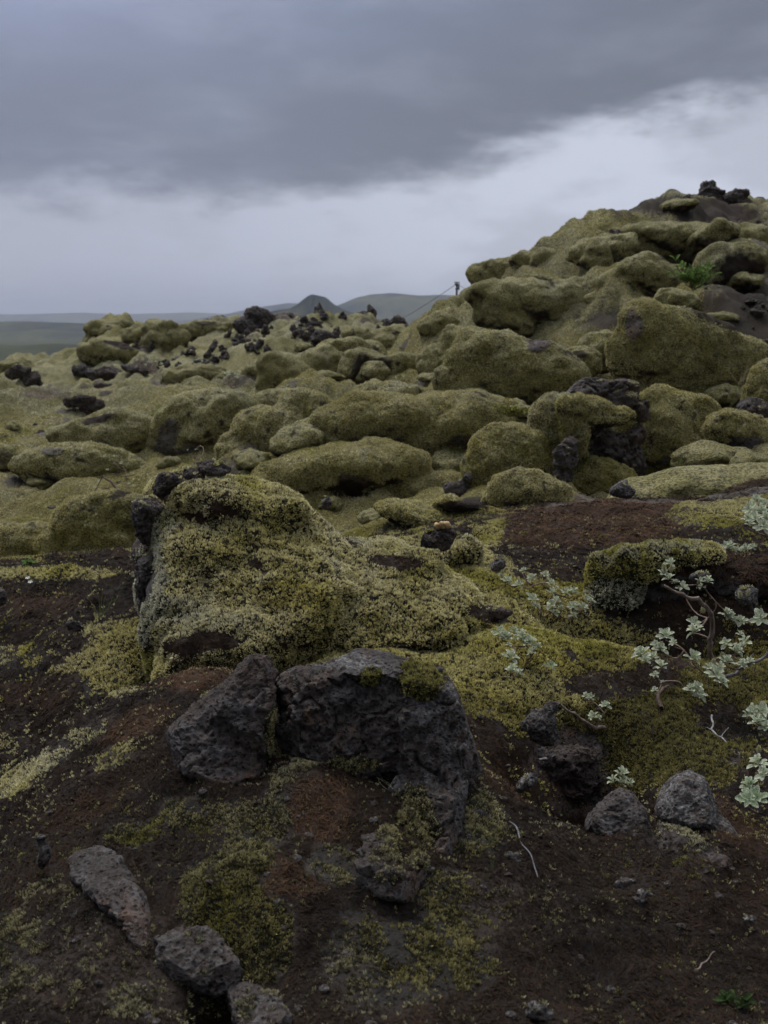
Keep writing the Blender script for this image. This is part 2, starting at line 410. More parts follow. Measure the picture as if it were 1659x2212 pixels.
def build_tufts(name, P, N, size, C, blades, parent=None, seed=0, spread=.85, mat=None, width=.26, dist=None):
    if len(P) == 0: return None
    rg = np.random.default_rng(seed+99); n = len(P)
    P = np.repeat(P, blades, 0); N = np.repeat(N, blades, 0); s = np.repeat(size, blades)*rg.uniform(.65, 1.25, n*blades); C = np.repeat(C, blades, 0)
    rnd = rg.normal(size=P.shape); tang = rnd-(rnd*N).sum(1)[:, None]*N; tang /= np.linalg.norm(tang, axis=1)[:, None]+1e-9
    lean = rg.uniform(.1, 1, len(P))*spread
    D = N+tang*lean[:, None]+np.array([0, 0, .35]); D /= np.linalg.norm(D, axis=1)[:, None]
    far_ = None if dist is None else np.repeat(dist > 5.0, blades)
    side = np.cross(D, rg.normal(size=P.shape)); side /= np.linalg.norm(side, axis=1)[:, None]+1e-9
    base = P+tang*(s*.18)[:, None]-N*(s*.15)[:, None]
    wd = (s*width)[:, None]
    mid = base+D*(s*.62)[:, None]
    V = np.stack([base-side*wd*.35, base+side*wd*.35, mid-side*wd*.6, mid+side*wd*.6, base+D*s[:, None]], 1).reshape(-1, 3)
    k = np.arange(len(P))[:, None]*5
    Fc = np.concatenate([k+np.array([[0, 1, 3]]), k+np.array([[0, 3, 2]]), k+np.array([[2, 3, 4]])], 1).reshape(-1, 3)
    if far_ is not None and far_.all():            # far tufts: one blade face each
        V = np.stack([base-side*wd*1.1, base+side*wd*1.1, base+D*s[:, None]], 1).reshape(-1, 3)
        me = new_mesh(name, V, np.arange(len(V)).reshape(-1, 3), 3)
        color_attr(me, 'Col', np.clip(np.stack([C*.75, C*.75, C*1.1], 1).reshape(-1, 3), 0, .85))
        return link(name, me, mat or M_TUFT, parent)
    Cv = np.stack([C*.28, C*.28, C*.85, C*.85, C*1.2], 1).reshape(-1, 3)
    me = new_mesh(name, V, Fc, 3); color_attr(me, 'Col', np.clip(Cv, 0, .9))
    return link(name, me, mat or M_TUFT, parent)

def view_keep(P, N, margin=160, back=-.3):
    u, v = proj(P); D = EYE-P; dist = np.linalg.norm(D, axis=1); D = D/dist[:, None]
    k = (P[:, 1] > .6) & (u > -margin) & (u < 1659+margin) & (v > -margin) & (v < 2212+margin*2) & ((D*N).sum(1) > back)
    return k, dist
NTUFT = 0
def moss_scatter(name, me, moss, tone, parent=None, seed=0, px=1.85, loc=None, dmax=11.):
    """tufts whose spacing follows their distance; moss = coverage per vertex, tone = colour per vertex"""
    global NTUFT
    V = coords(me)+(0 if loc is None else np.array(loc, np.float32)); Nv = normals(me)
    k, dist = view_keep(V, Nv)
    sp = np.clip(px*dist/1050., .0042, .030)*(1-.25*sstep(dist, 4.5, 6))
    dens = np.where(k & (dist < dmax), np.clip(moss, 0, 1)/sp**2*(1-sstep(dist, dmax*.65, dmax)), 0)
    P, N, T, W = tri_samples(me, dens, seed=seed)
    if not len(P): return None
    Pw = P if loc is None else P+np.array(loc)
    d = np.linalg.norm(Pw-EYE, axis=1); s = np.clip(px*d/1050., .0042, .030)
    rg = np.random.default_rng(seed+5)
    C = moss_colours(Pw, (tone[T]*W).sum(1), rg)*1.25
    bl = 6
    NTUFT += len(P)
    ln = 1.45-.85*sstep(d, 4.0, 6.2)
    nearm = d < 5.6; a = None
    size = s*ln*(.8+.5*rg.random(len(P)))
    return build_tufts(name, P, N, size, C, bl, parent, seed, dist=d)

def fibre_scatter(name, me, soil, parent=None, seed=0, loc=None, dens0=1.9, dmax=6.5, rust=None):
    V = coords(me)+(0 if loc is None else np.array(loc, np.float32)); Nv = normals(me)
    k, dist = view_keep(V, Nv)
    sp = np.clip(3.4*dist/1050., .006, .03)
    P, N, T, W = tri_samples(me, np.where(k & (dist < dmax), np.clip(soil, 0, 1)/sp**2*dens0, 0), seed=seed)
    if not len(P): return None
    Pw = P if loc is None else P+np.array(loc)
    rg = np.random.default_rng(seed+8); n = len(P)
    d = np.linalg.norm(Pw-EYE, axis=1)
    L = np.clip(d*.0085, .012, .05)*rg.uniform(.5, 1.5, n)
    flow = np.stack([fbm(Pw, .12, 2, .5, 3), fbm(Pw, .12, 2, .5, 7), fbm(Pw, .12, 2, .5, 13)], 1)*3+rg.normal(size=P.shape)*.6
    t = flow-(flow*N).sum(1)[:, None]*N; t /= np.linalg.norm(t, axis=1)[:, None]+1e-9
    side = np.cross(t, N)
    wd = (d*.00042)[:, None]*rg.uniform(.6, 1.3, (n, 1))
    bend = side*(rg.normal(size=n)*.25*L)[:, None]
    p0 = P-N*.001; p1 = P+t*(L*.5)[:, None]+N*(L*.16)[:, None]+bend; p2 = P+t*L[:, None]+N*(L*rg.uniform(-.1, .2, n))[:, None]
    up = np.cross(t, side)
    V = np.stack([p0-side*wd, p0+side*wd, p1-side*wd+up*wd*.3, p1+side*wd, p2], 1).reshape(-1, 3)
    kk = np.arange(n)[:, None]*5
    Fc = np.concatenate([kk+np.array([[0, 1, 3]]), kk+np.array([[0, 3, 2]]), kk+np.array([[2, 3, 4]])], 1).reshape(-1, 3)
    q = np.clip(.5+1.6*fbm(Pw, .35, 3, .5, 31)+rg.normal(size=n)*.2, 0, 1)[:, None]
    q = np.clip(q*.55+(0 if rust is None else (rust[T]*W).sum(1)[:, None]*1.4), 0, 1.5)
    C = (np.array([.014, .010, .0075])*(1-np.minimum(q, 1))+np.array([.048, .027, .0155])*q)*rg.uniform(.5, 1.4, (n, 1))
    me2 = new_mesh(name, V, Fc, 3); color_attr(me2, 'Col', np.repeat(C, 5, 0))
    return link(name, me2, M_FIBRE, parent)

# ------------------------------------------------------------------ cover (what grows where)
# ellipses read off the photograph: (u, v, ru, rv, rotation, what, strength); what: m = living moss, s = soil / dead moss, r = bare rock, l = lichen
def paint(P, patches, cov):
    u, v = proj(P); wob = fbm(P, .09*max(1, 1), 3, .6, 2)*.55+fbm(P, .5, 2, .5, 6)*.35
    d = np.linalg.norm(P-EYE, axis=1)
    for (pu, pv, ru, rv, rot, what, st, *dr) in patches:
        if dr and not (0 < len(dr)): continue
        c, s = math.cos(R(rot)), math.sin(R(rot))
        a = ((u-pu)*c+(v-pv)*s)/ru; b = (-(u-pu)*s+(v-pv)*c)/rv
        q = np.sqrt(a*a+b*b)+wob
        k = (1-sstep(q, .75, 1.15))*st
        if dr: k = k*((d > dr[0]) & (d < dr[1]))
        if what == 'm': cov[:, 0] += (1-cov[:, 0])*k; cov[:, 1] *= 1-k
        elif what == 's': cov[:, 0] *= 1-k; cov[:, 1] += (1-cov[:, 1])*k
        elif what == 'r': cov[:, 0] *= 1-k; cov[:, 1] *= 1-k
        elif what == 'l': cov[:, 3] += (1-cov[:, 3])*k
        elif what == 'g': cov[:, 2] += (1.1-cov[:, 2])*k      # hoary grey
        elif what == 'd': cov[:, 2] += (-.55-cov[:, 2])*k     # dark wet moss
        elif what == 'y': cov[:, 2] += (0-cov[:, 2])*k        # fresh yellow green
    return cov
MID = [
 ('moss','arched moss pillow with a dark cave under its left end, midway up the slope',[(800,905,112,55,8,0,.9),(930,930,150,75,14,.3,.8),(1050,965,110,80,10,.3,.8),(840,975,60,50,0,.9,.7)],8.1,[(800,985,90,36,15,'r',1.)]),
 ('moss','rounded moss flank hanging right of the cave pillow',[(1100,1000,80,80,0,0,.8),(1150,1030,50,40,0,0,.8)],7.4,[]),
 ('moss','pale moss cap with white lichen flecks above the cave pillow',[(845,855,70,30,-4,0,1),(900,872,60,22,8,0,1)],8.8,[(850,836,60,10,-20,'g',.8)]),
 ('moss','pale moss mound in front of the slope beside the reddish pinnacle',[(1150,1065,75,45,-18,0,.9),(1110,1090,60,25,-10,0,.9)],6.3,[]),
 ('moss','long pale moss bank running behind the great boulder',[(900,1115,100,30,-14,0,.9),(990,1090,60,16,-6,0,.9)],5.6,[(1000,1090,70,15,-6,'s',1.)]),
 ('moss','mossy slope lobe left of the cave pillow, pale on top',[(620,945,95,55,-22,0,.9),(690,900,80,40,-25,.4,.9),(560,1000,80,60,-30,0,.8)],9.6,[(650,945,45,10,-10,'s',.9)]),
 ('moss','broad low mossy apron right behind the great boulder top',[(740,1010,150,50,6,0,.9),(860,1060,110,40,10,0,.9)],7.8,[(760,1055,34,20,0,'s',1.)]),
 ('moss','big moss slab with a dark hollow at its centre, halfway up the slope',[(1060,790,80,70,-40,0,.8),(1150,800,100,60,-10,.2,.8),(1090,760,90,40,-10,.4,.8),(1000,840,60,35,-35,0,.8)],9.8,[(1160,745,30,16,0,'r',1.)]),
 ('moss','long arching moss ridge sweeping up to the right under the skyline',[(990,752,44,36,-50,0,.8),(1085,684,60,38,-38,0,.8),(1120,645,95,38,-6,.2,.8),(1210,655,80,48,10,.4,.8)],13.2,[]),
 ('moss','moss ridge foot swelling out at the lower end of the arching ridge',[(950,785,45,38,-20,0,.9),(1000,745,46,34,-40,0,.8)],12.0,[]),
 ('moss','moss covered head of rock jutting out on the skyline left of the slope',[(1062,597,44,28,-10,0,.8),(1115,580,55,22,-4,0,.8),(1042,614,22,20,0,0,.8)],16.0,[(1040,640,25,15,0,'r',1.)]),
 ('moss','mossy hump on the skyline between the jutting head and the grey rock',[(1150,565,45,20,-10,0,1),(1210,545,45,26,-30,0,1)],17.0,[]),
 ('moss','small rounded hummock below the skyline right of the jutting head',[(1185,565,35,28,0,0,.9)],15.5,[]),
 ('moss','tall moss pillow next to the green shrub, bent like an arm',[(1400,590,60,34,-14,0,.8),(1340,630,50,34,-35,0,.8),(1450,615,50,34,10,0,.8),(1300,655,40,20,-20,0,.8)],12.6,[]),
 ('moss','oval moss pillow under the dark cracked rock',[(1300,620,34,36,0,0,.9),(1290,560,28,45,10,.3,.8)],13.6,[]),
 ('moss','small moss cushion below the green shrub',[(1465,648,42,20,-10,0,1)],11.9,[]),
 ('moss','hoary moss boulder with a brown torn side at the right edge of the slope',[(1560,575,50,48,0,0,.8),(1600,560,50,36,0,.2,.8)],11.8,[(1600,590,55,50,0,'s',1.),(1550,560,40,50,0,'g',.9)]),
 ('moss','broad moss wall filling the right side of the slope',[(1450,745,110,75,0,0,.6),(1420,720,70,50,-30,0,.6),(1530,800,120,75,10,.2,.6),(1400,800,60,40,0,0,.7)],9.7,[(1560,690,70,20,20,'s',.9),(1370,705,20,35,0,'r',.9)]),
 ('moss','moss hump crowning the right slope above the moss wall',[(1480,510,120,30,-4,0,.8),(1570,520,90,30,0,0,.8),(1400,540,60,30,-20,0,.8)],15.6,[]),
 ('moss','small moss knob between the big slab and the moss wall',[(1298,752,42,34,0,0,.9)],10.1,[(1330,780,30,14,0,'r',.9)]),
 ('moss','moss bump with a dark rock beneath at the foot of the moss wall',[(1250,780,40,30,0,0,.9)],10.0,[(1250,765,22,10,0,'s',.9)]),
 ('moss','large moss boulder right of the split lava rock, flat dark stone on it',[(1440,925,90,78,10,0,.7),(1450,1000,80,45,0,-.1,.7),(1520,970,80,60,0,.1,.7),(1390,990,40,50,0,0,.7)],7.5,[]),
 ('moss','hoary moss cushion on broken rock at the right edge',[(1580,920,48,34,0,0,.8),(1620,950,45,50,0,.2,.8)],7.2,[(1620,985,60,40,0,'r',1.)]),
 ('moss','steep moss mound cut by the right edge of the picture',[(1650,840,32,58,0,0,.8)],7.5,[]),
 ('moss','brown faced boulder with a thin moss rim, left of the arching ridge',[(785,795,46,42,0,0,.8),(830,805,45,34,10,0,.8),(860,790,50,26,10,.2,.8)],13.0,[(785,800,34,34,0,'s',1.),(820,795,30,26,0,'s',1.)]),
 ('moss','long smooth moss mound rising right towards a rock stub',[(640,815,78,42,-30,0,.8),(700,785,55,34,-6,.2,.8),(600,850,50,30,-40,0,.8)],14.5,[(670,835,50,16,-10,'r',.6)]),
 ('moss','plain moss cushion between the dome and the long smooth mound',[(610,872,55,32,-6,0,.9),(670,865,50,25,-10,.2,.9)],13.0,[]),
 ('moss','great round moss dome with a dark hollow in its lower left side',[(455,905,92,62,0,0,.8),(430,950,90,50,0,0,.8),(375,950,35,60,20,0,.8),(500,960,50,40,0,0,.8)],11.0,[(360,950,24,50,20,'r',.9),(410,985,50,26,0,'r',.95)]),
 ('moss','arched moss rock standing on two dark stone feet beyond the dome',[(420,812,62,26,6,0,.8),(372,825,22,32,0,0,.9),(460,825,30,18,25,0,.9)],17.0,[(372,845,24,20,0,'r',1.),(425,845,26,12,0,'r',1.)]),
 ('moss','wide dark topped moss mound in the left field',[(250,940,85,45,10,0,.8),(190,945,70,32,-8,0,.8),(290,950,40,30,30,0,.8)],12.4,[(215,905,36,10,-15,'s',1.),(220,965,30,16,0,'r',.7)]),
 ('moss','low flat moss hummock below the dark topped mound',[(160,995,105,38,0,0,.8),(250,1005,60,26,0,0,.8)],10.4,[(110,975,30,10,0,'r',.8)]),
 ('moss','smooth moss mound sloping down to the left field just behind the near ridge',[(215,1150,90,58,-32,0,.8),(160,1195,70,45,-30,0,.8),(270,1100,60,38,-20,0,.8),(270,1180,60,50,0,0,.8)],6.7,[(265,1065,40,12,-30,'s',.9)]),
 ('moss','lower pale moss mound left of the smooth one, touching the near ridge',[(110,1180,90,36,-20,0,.8),(40,1200,80,28,0,0,.8)],7.0,[]),
 ('moss','small dark mossy boulder at the left edge in the middle field',[(12,985,26,24,0,0,.9)],10.5,[(12,990,20,20,0,'r',.6)]),
 ('moss','large mossy boulder at the left end of the far pile, topmost',[(235,716,46,20,-12,0,.9),(205,740,24,24,0,0,.9),(260,710,30,18,0,0,.9)],24.5,[(250,730,34,10,0,'r',1.)]),
 ('moss','bulging mossy boulder below the topmost one of the far pile',[(235,762,55,26,-6,0,.9),(275,772,32,16,0,0,.9)],23.0,[(260,745,38,8,12,'s',1.)]),
 ('moss','mossy boulder beside the far pile, second from its left end',[(305,725,36,24,10,0,.9),(330,715,40,18,0,0,.9)],24.5,[]),
 ('moss','humped yellow moss mound behind the far pile',[(355,735,45,28,8,0,.9),(345,705,34,14,0,0,.9)],25.0,[]),
 ('moss','double moss hump on the far ridge left of the lava stacks',[(420,715,34,20,0,0,.9),(470,715,36,18,10,0,.9),(445,705,40,14,0,0,.9)],26.0,[(440,698,26,5,0,'s',.8)]),
 ('moss','smooth moss slope end in front of the far lava stacks',[(820,735,70,22,-12,0,.9),(880,730,44,20,-20,0,.9)],19.0,[]),
 ('moss','small pillow of moss at the very foot of the arching ridge',[(935,708,30,22,-20,0,.9),(960,695,32,20,-20,0,.9)],17.5,[]),
 ('moss','rounded moss hummock with a sunlit top between field and slope',[(570,800,42,20,0,0,.9),(540,815,34,14,0,0,.9)],17.0,[]),
 ('moss','moss hummock near the small far willows',[(500,815,30,12,0,0,.9)],18.0,[]),
 ('brown','brown pointed rock heap in the left field',[(172,866,42,15,6,0,.9),(200,880,36,12,20,0,.9)],15.5,[]),
 ('rock','dark rock mass low on the left horizon',[(48,812,36,14,0,0,.9),(70,830,30,18,0,0,.9),(30,820,20,12,0,0,.9)],19.5,[]),
 ('rock','dark shattered base under the far pile',[(215,795,48,20,0,0,.9),(175,790,22,20,0,0,.9),(250,800,30,14,0,0,.9)],22.0,[]),
 ('rock','flat dark rock to the right of the far pile base',[(290,795,36,11,-8,0,.9)],21.0,[]),
 ('rock','low dark rock in the field below the far pile',[(278,825,30,14,-4,0,.9)],19.0,[]),
 ('rock','dark oblong stone in the field nearer the arched rock',[(230,838,28,9,-6,0,.9)],18.0,[]),
 ('rock','small flat black stone in the left moss field, upper one',[(182,1013,11,5,0,0,.9)],9.6,[]),
 ('rock','small flat black stone in the left moss field, lower one',[(112,1096,13,5,0,0,.9)],8.1,[]),
 ('rock','reddish lava pinnacle standing in front of the split rock',[(1222,985,34,34,0,0,.9),(1215,1030,26,45,0,0,.9),(1235,955,22,14,0,0,.9)],6.75,[]),
 ('rock','dark cracked lava lump high on the slope',[(1345,535,32,26,0,0,.9),(1365,555,24,20,0,0,.9),(1330,515,20,12,0,0,.9)],14.8,[]),
 ('rock','smaller dark lava lump left of the cracked one',[(1287,585,24,28,0,0,.9)],14.2,[]),
 ('rock','dark rock set into the mossy skyline shoulder',[(1285,485,32,24,-20,0,.9),(1310,470,24,12,0,0,.9)],17.5,[]),
 ('rock','pointed black rock at the left end of the summit',[(1445,432,26,14,0,0,.9),(1458,420,10,10,0,0,.9),(1422,446,26,12,-30,0,.9)],18.6,[]),
 ('rock','tallest jagged black rock on the summit',[(1528,432,46,16,0,0,.9),(1532,416,30,16,0,0,.9),(1534,402,17,12,0,0,.9),(1505,432,30,9,-10,0,.9)],18.6,[]),
 ('rock','overhanging black rock right of the tallest summit rock',[(1590,430,34,12,0,0,.9),(1586,420,30,11,0,0,.9),(1600,411,22,9,0,0,.9),(1560,432,26,9,0,0,.9)],18.6,[]),
 ('rock','flat topped dark stone beside the overhanging summit rock',[(1640,437,14,9,0,0,1)],18.6,[]),
 ('rock','lone dark stone on the skyline right of the jutting head',[(1185,533,14,7,0,0,.9)],17.6,[]),
 ('rock','rusty dark stone in the gap below the cave pillow',[(985,1060,32,22,0,0,.9),(1008,1040,14,18,0,0,.9)],6.3,[]),
 ('rock','flat bluish black stone lying before the big right boulder',[(1508,1022,44,15,-4,0,.8)],6.6,[]),
 ('rock','black angular slab resting on the big right moss boulder',[(1482,903,30,22,-20,0,.6)],6.85,[]),
 ('rock','broken lava outcrop at the right edge behind the hoary cushion',[(1625,885,42,30,0,0,.9)],7.6,[]),
 ('rock','dark outcrop in a notch of the big moss slab',[(1165,748,30,18,0,0,.8)],9.6,[]),
 ('rock','rock stub at the top end of the long smooth mound',[(700,750,34,18,0,0,.9)],17.5,[]),
 ('rock','brown rock beside the rock stub',[(745,752,28,16,0,0,.9)],18.0,[]),
 ('rock','dark torn rock at the foot of the broad moss wall, right side',[(1620,800,34,14,0,0,.8)],8.2,[]),
 # the far lava stacks
 ('brown','brown lava stack with a moss skirt, left of the far stacks',[(475,684,26,14,0,0,.9),(500,694,26,14,20,0,.9)],27.5,[]),
 ('rock','widest and highest dark lava stack of the far ridge',[(555,686,22,18,0,0,.9),(540,705,34,18,0,0,.9),(575,700,24,20,0,0,.9)],27.0,[]),
 ('rock','lava stack with mossy top right of the widest stack',[(615,690,20,15,0,0,.9),(635,700,20,14,0,0,.9),(600,705,20,12,0,0,.9)],27.2,[]),
 ('rock','pointed group of dark rocks left of the peak on the far ridge',[(660,695,24,14,0,0,.9),(668,684,9,8,0,0,.9)],27.5,[]),
 ('rock','upright dark rock just below the right foot of the peak',[(708,688,12,14,0,0,.9),(700,700,16,10,0,0,.9)],27.5,[]),
 ('rock','squat dark rock left of the paired far rocks',[(765,696,12,13,0,0,.9)],27.0,[]),
 ('rock','thin upright rock of the far ridge, between squat rock and rounded pair',[(802,704,10,15,0,0,.9),(785,708,16,10,0,0,.9)],26.5,[]),
 ('rock','rounded pair of black rocks below the hanging wire',[(838,702,18,12,0,0,.9),(862,696,16,14,0,0,.9)],26.0,[]),
 ('rock','dark stone peeping out left of the small pillow of moss',[(910,697,12,9,0,0,.9)],22.0,[]),
 ('rock','tiny stone on the skyline above the yellow moss mound',[(402,694,12,7,0,0,.9)],28.0,[]),
]
MID_Y = []
for knd, lab, lobes, Y, pt in MID:
    if max(l[2] for l in lobes) > 20 or knd == 'moss':
        L = max(lobes, key=lambda l: l[2]*l[3])
        Y = float(np.clip(hit(L[0], L[1]+L[3]*.55), Y*.86, Y*1.12))
    MID_Y.append(Y)
for (knd, lab, lobes, _, pt), Y in zip(MID, MID_Y):
    for L in lobes:
        mp = Y/F; m_ = (L[2]+L[3])*.5*mp; off = L[5] if len(L) > 5 else 0
        c = pix(L[0], L[1], Y+off*m_); bk = m_*(.85 if knd == 'moss' else .2)
        g0 = float(ground(c[0], c[1]+bk, False)[0])
        rise = c[2]+L[3]*mp*(.55 if knd == 'moss' else -.6)-g0
        if rise > 0 and (knd == 'moss' or Y < 25): SK.append((c[0], c[1]+bk, L[2]*mp*1.3, m_*1.25, min(rise, m_*.95)))   # the slope swells up behind each boulder
# ------------------------------------------------------------------ the ground: one sheet from the viewer's feet to the horizon
def build_ground():
    fine = np.linspace(-R(30), R(30), 760)
    coarse = np.linspace(R(30), 2*math.pi-R(30), 90)[1:-1]
    th = np.concatenate([fine, coarse]); nT = len(th)
    r = np.concatenate([np.exp(np.linspace(math.log(1.1), math.log(6.5), 520)), np.exp(np.linspace(math.log(6.5), math.log(42), 300))[1:],
                        np.exp(np.linspace(math.log(42), math.log(14000), 190))[1:]])
    r = np.concatenate([[.02, .3, .6, .9], r]); nR = len(r)
    RR, TT = np.meshgrid(r, th, indexing='ij')
    x = (RR*np.sin(TT)).ravel(); y = (RR*np.cos(TT)).ravel()
    z = ground(x, y)
    V = np.stack([x, y, z], 1)
    i = np.arange(nR-1)[:, None]*nT; j = np.arange(nT)[None]; j2 = (j+1) % nT
    Fq = np.stack([i+j, i+j2, i+nT+j2, i+nT+j], -1).reshape(-1, 4)
    me = new_mesh('ground', V, Fq); smooth(me)
    N = normals(me); rr = RR.ravel()
    cov = np.zeros((len(V), 4))
    n1 = fbm(V, .45, 4, .6); n2 = fbm(V, 1.6, 4, .6, 8); n3 = fbm(V, .12, 3, .6, 4)
    far = sstep(rr, 4.7, 6.0)
    # near: dark soil with sparse moss; farther: closed moss with a few bare places
    mo_near = sstep(n1+.5*n3, .10, .42)*.45
    bare = sstep(n2+.4*n1, .17, .27)
    steep = sstep(N[:, 2], .42, .25)
    mo_far = np.clip(1-bare*.9-steep*.0, 0, 1)
    cov[:, 0] = mo_near*(1-far)+mo_far*far
    cov[:, 1] = 1*(1-far)+far*sstep(fbm(V, .8, 3, .6, 14), -.2, .05)
    cov[:, 2] = np.clip(.45+.9*fbm(V, 2.4, 3, .5, 19)+.25*far, 0, 1)
    cov[:, 3] = .22*sstep(n2, 0, .3)*sstep(rr, 2.2, 3.2)
    PT = [
     (880,1350,340,190,10,'m',1.),(1020,1300,200,120,30,'m',1.),(1130,1500,190,120,10,'m',1.),(1330,1390,120,70,20,'m',1.),
     (1400,1590,270,120,0,'m',.95),(1600,1460,140,90,0,'m',.85),(560,1420,200,120,0,'m',1.),(700,1300,260,150,0,'m',1.),
     (1330,1480,150,32,-4,'s',.75),(1560,1560,90,40,20,'s',.8),(1430,1440,60,30,0,'s',.6),(1060,1330,40,18,20,'s',.8),
     (1290,1135,230,75,-4,'s',1.),(1240,1210,170,50,8,'s',.9),(1560,1230,190,60,6,'s',1.),(1500,1330,170,50,0,'s',1.),(1600,1050,150,25,-15,'s',.9),
     (1050,1160,50,28,-40,'m',.9),(1560,1110,110,30,-10,'m',.55),(1230,1290,110,35,0,'m',.6),(1450,1075,90,9,20,'m',.7),(1540,1050,130,9,-32,'m',.8),
     (900,1215,60,30,10,'s',.9),(830,1215,45,16,0,'s',.9),
     (230,1430,95,110,20,'m',.95),(110,1240,190,13,0,'m',.9),(60,1290,130,25,0,'s',1.),(150,1285,80,20,-10,'s',.9),(80,1370,130,60,0,'s',.85),
     (180,1460,80,40,0,'m',.7),(60,1500,150,50,0,'s',.85),(140,1545,170,30,-12,'s',1.),(30,1600,50,30,-30,'m',.5),(40,1420,80,30,0,'m',.4),
     (150,1612,150,26,-33,'m',.55),(40,1690,50,28,-40,'m',.8),(250,1640,70,30,-30,'m',.5),(330,1530,110,45,-25,'s',1.),(430,1460,100,42,-10,'s',1.),
     (170,1740,170,60,-20,'s',.8),(640,1700,60,100,12,'m',.9),(560,1790,70,60,0,'m',.7),(440,1760,120,38,8,'m',.6),(300,1800,90,30,-10,'m',.55),
     (510,1950,110,120,20,'m',1.),(580,2040,60,80,0,'m',.9),(700,1740,80,100,0,'s',.9),(640,1900,70,50,0,'s',.9),(720,1870,60,45,20,'m',.65),
     (760,1640,90,22,0,'m',.8),(1040,1770,55,80,0,'m',.8),(1010,1950,110,75,10,'m',.7),(850,2090,150,110,0,'m',.55),(1000,2060,90,80,0,'m',.5),
     (1180,1720,90,30,30,'m',.55),(1450,1870,130,70,0,'m',.25),(150,2080,230,120,0,'m',.3),(350,2150,130,60,0,'m',.35),
     (1100,1700,90,45,30,'s',.9),(1600,1800,120,60,30,'s',1.),(1220,1640,90,70,0,'r',.9),(1250,1720,80,60,0,'r',.9),(1250,1950,250,150,0,'s',.55),
     (640,1290,70,40,0,'y',.9),(700,1360,45,70,0,'y',.9),(1050,1540,170,70,10,'d',.7),(1330,1400,90,50,0,'y',.8),(1330,1440,120,40,0,'d',.5),(1420,1600,280,120,0,'d',1.),(1520,1470,170,80,0,'d',.9),(1120,1400,90,50,0,'d',.4),(560,2000,140,120,0,'d',.25),(1000,2000,200,150,0,'d',.5),
     (420,1462,95,38,-12,'l',1.),(300,1560,100,40,-25,'l',.75),(700,1745,70,75,0,'l',.8),(640,1900,70,40,0,'l',.6),(1290,1130,230,60,-4,'l',.7),(1520,1235,190,30,6,'l',.7),(1600,1790,90,40,35,'l',.6),(1100,1690,90,40,25,'l',.45),(160,1750,140,40,-20,'l',.35),(1530,450,200,40,5,'l',.5),(100,1300,120,20,0,'l',.35),(60,1500,120,30,0,'l',.3),
     (150,1612,150,30,-33,'g',.5),(560,1950,120,120,0,'y',.5),(620,1720,70,90,0,'g',.4),
    ]
    k = (rr < 5.6) & (y > .8)
    cov[k] = paint(V[k], PT, cov[k])
    PM = [(1620,690,130,70,20,'s',.95),(1600,600,100,60,0,'s',.7),(1500,450,190,26,4,'s',.95),(1560,475,150,22,4,'s',.7),(1330,690,60,25,0,'s',.8),
          (830,860,60,14,-5,'s',.9),(1300,700,60,20,0,'s',.7),(1200,690,40,12,0,'s',.5),(100,850,60,14,0,'r',.7),(640,940,60,16,-15,'s',.7),
          (760,1060,50,22,0,'s',.8),(700,1100,60,16,0,'s',.5),(1000,1090,80,16,-8,'s',.9),(1360,800,30,14,0,'s',.8),(1500,760,120,50,10,'y',.4)]
    k = (rr >= 4.8) & (rr < 40) & (y > .8)
    cov[k] = paint(V[k], PM, cov[k])
    color_attr(me, 'cover', np.clip(cov, 0, 1))
    # two materials: close ground keeps a dark bed under modelled tufts
    me.materials.append(M_NEAR); me.materials.append(M_FAR); me.materials.append(M_PLAIN)
    pr = (r[:-1]+r[1:])*.5
    mi = np.repeat(np.where(pr < 12.0, np.where(pr < 5.2, 0, 1), np.where(pr < 60, 1, 2)), nT).astype(np.int32)
    me.polygons.foreach_set('material_index', mi)
    o = link('ground', me); tag(o, kind='structure')
    mo = np.clip(cov[:, 0], 0, 1)
    cl = fbm(V, .045, 3, .6, 51); cw = sstep(rr, 3.0, 2.2)
    thr = sstep(mo+.55*n3+.25*fbm(V, .03, 2)+cw*(1.0*cl-.04), .30, .75)
    thr = np.maximum(thr, (.14*sstep(fbm(V, .09, 3, .6, 61), .0, .4)+.02)*(rr < 5))
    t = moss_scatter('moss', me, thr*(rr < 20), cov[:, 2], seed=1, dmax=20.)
    tag(t, kind='stuff')
    f = fibre_scatter('dead_moss', me, np.clip(cov[:, 1]-mo*.8, 0, 1)*(rr < 6.5), seed=2, rust=cov[:, 3])
    tag(f, kind='stuff')
    return o

def plain_material():
    m = bpy.data.materials.new('distant_grassland'); m.use_nodes = True
    nt = m.node_tree; nt.nodes.clear(); B = NB(nt)
    pos = B.n('ShaderNodeNewGeometry').outputs['Position']
    mp = B.n('ShaderNodeMapping'); nt.links.new(pos, mp.inputs[0]); mp.inputs['Scale'].default_value = (1, .45, 1)
    a = B.noise(mp.outputs[0], .0022, 6, .6, .6); b = B.noise(mp.outputs[0], .009, 6, .65, .4)
    c = B.mix(B.ss(a, .42, .6), (.060, .066, .034), (.016, .022, .020))
    c = B.mix(B.m('MULTIPLY', B.ss(b, .5, .66), .7), c, (.105, .10, .05))
    bs = B.n('ShaderNodeBsdfDiffuse'); nt.links.new(c, bs.inputs[0])
    o = B.n('ShaderNodeOutputMaterial'); nt.links.new(bs.outputs[0], o.inputs[0]); return m
M_PLAIN = plain_material()
build_ground()
print('ground', round(time.time()-T0, 1), NTUFT)

